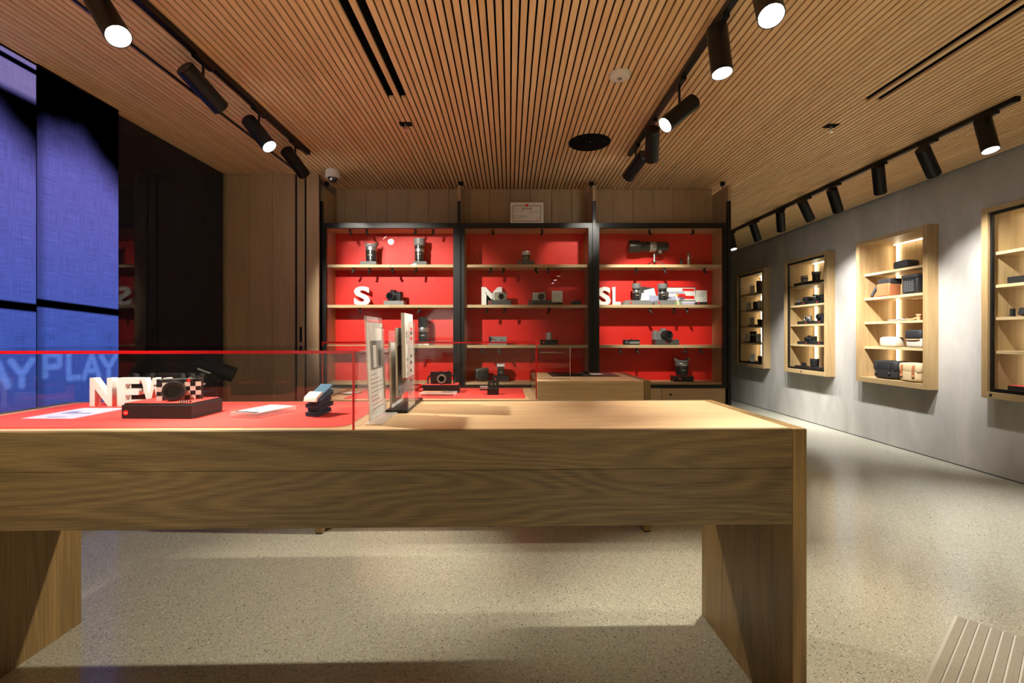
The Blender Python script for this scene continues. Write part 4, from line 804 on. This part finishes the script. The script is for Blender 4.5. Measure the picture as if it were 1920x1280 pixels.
lens('stout black lens on the bottom board of the lens niche', 4.25, SHN[0]+.045, .115, .115, Y=NY(1527.5,4.25), ring='lens', marks=False, slim=.95)
# niche beside the bags (only its far part is in view)
for lv, x, l in ((3,1916,'black red-dot box on the second highest shelf of the niche beside the bags'),(0,1917,'black red-dot box with red lid on the bottom board of the niche beside the bags')):
    t = thing('presentation_box', l, 'box', (4.28, NY(x+12,4.28), SHN[lv]), TN); B('base', M['plinth_b'], t, -.11,-.06,0,.11,.06,.058,.001); B('lid', M['redmat'] if lv == 0 else M['plinth_b'], t, -.108,-.058,.058,.108,.058,.062); logo_dot(t, .088, -.0607, .03, .0105)
t = thing('presentation_box', 'tilted black red-dot box on the second lowest shelf of the niche beside the bags', 'box', (4.28, NY(1935,4.28), SHN[2]), TN); MB().xf(Matrix.Rotation(R(-18),4,'X')).box(-.09,-.03,0.012,.09,.03,.07).build('base', M['plinth_b'], t); MB().xf(Matrix.Rotation(R(-18),4,'X') @ Matrix.Translation((.072,-.0307,.04)) @ Matrix.Rotation(R(90),4,'X')).lathe([(.0105,-.001),(.0105,.001)],16).build('logo_dot', M['reddot'], t)
fg = thing('finger_loop', 'black L-shaped thumb support on the second lowest shelf of the niche beside the bags', 'camera grip', (4.28, NY(1899,4.28), SHN[2]), TN); B('foot', M['lens'], fg, -.10,-.015,0,.02,.015,.006); MB().rbox(-.014,-.016,0,.014,.016,.072,.006,3).build('post', M['lens'], fg, 40)

# bags
def bag(name, label, x, lv, w_, d_, h_, m_, X=4.27, rz=0.0, e=.32, flap=None, straps=None, pocket=None, handle=None, weave=None):
    t = thing(name, label, 'bag', (X, NY(x, X), SHN[lv]), TN+rz); MB().superbox(w_,d_,h_,e).build('body', M[m_], t, 60)
    if flap: MB().xf(Matrix.Translation((0,-d_*.03,h_*(1-flap[1])+.003))).superbox(w_*1.03,d_*1.06,h_*flap[1],e).build('flap', M[flap[0]], t, 60)
    if pocket: MB().xf(Matrix.Translation((0,-d_*.43,h_*.06))).superbox(w_*.82,d_*.25,h_*.52,.3).build('front_pocket', M[pocket], t, 60)
    if weave: MB().rbox(-w_*.38,-.003,-h_*.33,w_*.38,.003,h_*.33,.0025,2).build('woven_panel', M[weave], t, loc=(0,-d_*.5,h_*.42), rot=(0,0,0))
    if straps:
        for sx in (-.28, .28):
            s_ = MB().ribbon([(-d_*.50,h_*.95),(-d_*.57,h_*.80),(-d_*.60,h_*.55),(-d_*.585,h_*.28)], w_*sx-.013, w_*sx+.013, -.004).build('strap', M[straps], t, 60)
            MB().rbox(w_*sx-.016,-d_*.63,h_*.30,w_*sx+.016,-d_*.595,h_*.40,.004,2).build('buckle', M['steel'] if straps != 'tan' else M['tanl'], s_)
    if handle: MB().tube([(w_*.40,0,h_*.85),(w_*.62,-.02,h_*.55),(w_*.66,-.05,h_*.15),(w_*.52,-.07,.014)], .014, 8).build('shoulder_strap', M[handle], t, 60)
    return t
bag('camera_pouch','low black cloth pouch on the highest shelf of the bag niche', 1699, 4, .21,.16,.095, 'bagk', e=.5)
t = bag('camera_bag','tan leather camera bag with black top and strap in the bag niche', 1666, 3, .19,.14,.152, 'tan', e=.2, X=4.26, weave='tan'); MB().xf(Matrix.Translation((-.0,.012,.128))).superbox(.192,.15,.075,.3).build('top_lid', M['bagk'], t, 60); MB().tube([(-.09,.0,.17),(-.13,-.03,.12),(-.15,-.06,.05),(-.14,-.08,.016)], .016, 8).build('shoulder_strap', M['bagk'], t, 60)
t = bag('camera_bag','black woven leather camera bag on the second highest shelf of the bag niche', 1716, 3, .20,.13,.20, 'leatherk', e=.25, X=4.24, weave='leatherk', flap=('bagk',.22))
for i in range(6):
    for j in range(7): B('stud', M['grey'], t, -.062+i*.022,-.0695,.03+j*.016,-.052+i*.022,-.0675,.037+j*.016)
sg = thing('wrist_strap','grey leather wrist strap lying on the second lowest shelf of the bag niche','camera strap',(4.24,NY(1682,4.24),SHN[2]),TN)
MB().tube([(.10,0,.012),(.06,-.02,.018),(0,-.01,.010),(-.06,-.02,.010),(-.12,0,.010)], .009, 8).build('band', M['grey'], sg, 60); MB().tube([(.10,0,.012),(.125,.01,.022),(.12,.03,.012)], .007, 8).build('ring', M['silver'], sg, 60)
sg = thing('wrist_strap','tan leather wrist strap with a round toggle in the bag niche','camera strap',(4.24,NY(1717,4.24),SHN[2]),TN)
MB().tube([(.03,0,.03),(.0,-.02,.016),(-.05,-.02,.010),(-.10,0,.010)], .010, 8).build('band', M['tanl'], sg, 60); MB().lathe([(.012,.0),(.018,.02),(.016,.045),(.024,.055),(.018,.065)],16).build('toggle', M['tanl'], sg, 60, loc=(.035,0,0))
t = bag('pouch','cream leather pouch with grey zip on the lowest shelf of the bag niche', 1672, 1, .23,.13,.115, 'cream', e=.42); MB().tube([(-.10,.0,.098),(-.04,-.01,.113),(.04,-.01,.113),(.10,.0,.098)], .004, 8).build('zip', M['grey'], t)
t = bag('camera_bag','small cream bag with a black flap on the lowest shelf of the bag niche', 1724, 1, .20,.14,.185, 'cream', e=.3, X=4.23, flap=('bagk',.52)); MB().tube([(-.085,-.071,.088),(-.04,-.076,.084),(.04,-.076,.084),(.085,-.071,.088)], .005, 8).build('trim', M['tanl'], t, 60)
bag('camera_bag','black canvas camera bag with buckled straps at the bottom of the bag niche', 1672, 0, .33,.17,.20, 'bagk', e=.3, X=4.25, flap=('bagk',.6), straps='bagk', pocket='bagk')
bag('camera_bag','khaki canvas camera bag with tan leather straps at the bottom of the bag niche', 1719, 0, .26,.17,.195, 'khaki', e=.32, X=4.22, flap=('khaki',.55), straps='tan', pocket='khaki')

# ------------------------------------------------------------------ entrance mat
u = Vector((.77,.638,0)).normalized(); ang = math.atan2(u.y, u.x)
em = thing('entrance_mat', 'ribbed aluminium and carpet entrance mat on the terrazzo floor', 'mat', (1.93, 2.064, 0), ang)
NS, P_, LM = 16, .0345, 1.5
B('frame', M['alu'], em, -LM, -NS*P_-.012, 0, .012, .012, .004)
for i in range(NS):
    B('carpet_strip', M['rug'], em, -LM+.01, -(i+1)*P_+.007, .004, 0, -i*P_, .012); B('rail', M['alu'], em, -LM+.01, -(i+1)*P_, .004, 0, -(i+1)*P_+.006, .010)

# ------------------------------------------------------------------ T-shirt on the rear wall (mirrored in the S cabinet's glass)
ts = thing('t_shirt', 'white T-shirt with a small red chest mark hanging on the rear wall', 'shirt', (-1.70, YR+.035, 1.15))
half = [(.0,.0),(.265,.0),(.262,.30),(.255,.50),(.36,.40),(.44,.47),(.31,.68),(.22,.745),(.11,.775),(.07,.74),(.0,.72)]
out = half + [(-x, z) for x, z in half[::-1] if x > 0]
bm = bmesh.new(); fv = [bm.verts.new((x, .0, z)) for x, z in out]; f_ = bm.faces.new(fv)
ex = bmesh.ops.extrude_face_region(bm, geom=[f_])
for v in [g for g in ex['geom'] if isinstance(g, bmesh.types.BMVert)]: v.co.y += .05
bmesh.ops.triangulate(bm, faces=bm.faces[:]); bmesh.ops.recalc_face_normals(bm, faces=bm.faces[:])
me = bpy.data.meshes.new('shirt_body'); bm.to_mesh(me); bm.free(); me.materials.append(M['white'])
o = bpy.data.objects.new('shirt_body', me); COL.objects.link(o); o.parent = ts
bv = o.modifiers.new('bevel', 'BEVEL'); bv.width = .02; bv.segments = 3
B('chest_mark', M['reddot'], ts, -.13,.05,.50,-.09,.0515,.53); MB().tube([(-.18,.02,.735),(0,.02,.80),(.18,.02,.735)], .005).build('hanger', M['steel'], ts); MB().tube([(0,.02,.80),(0,.02,.845),(0,-.034,.85)], .004).build('hook', M['steel'], ts)
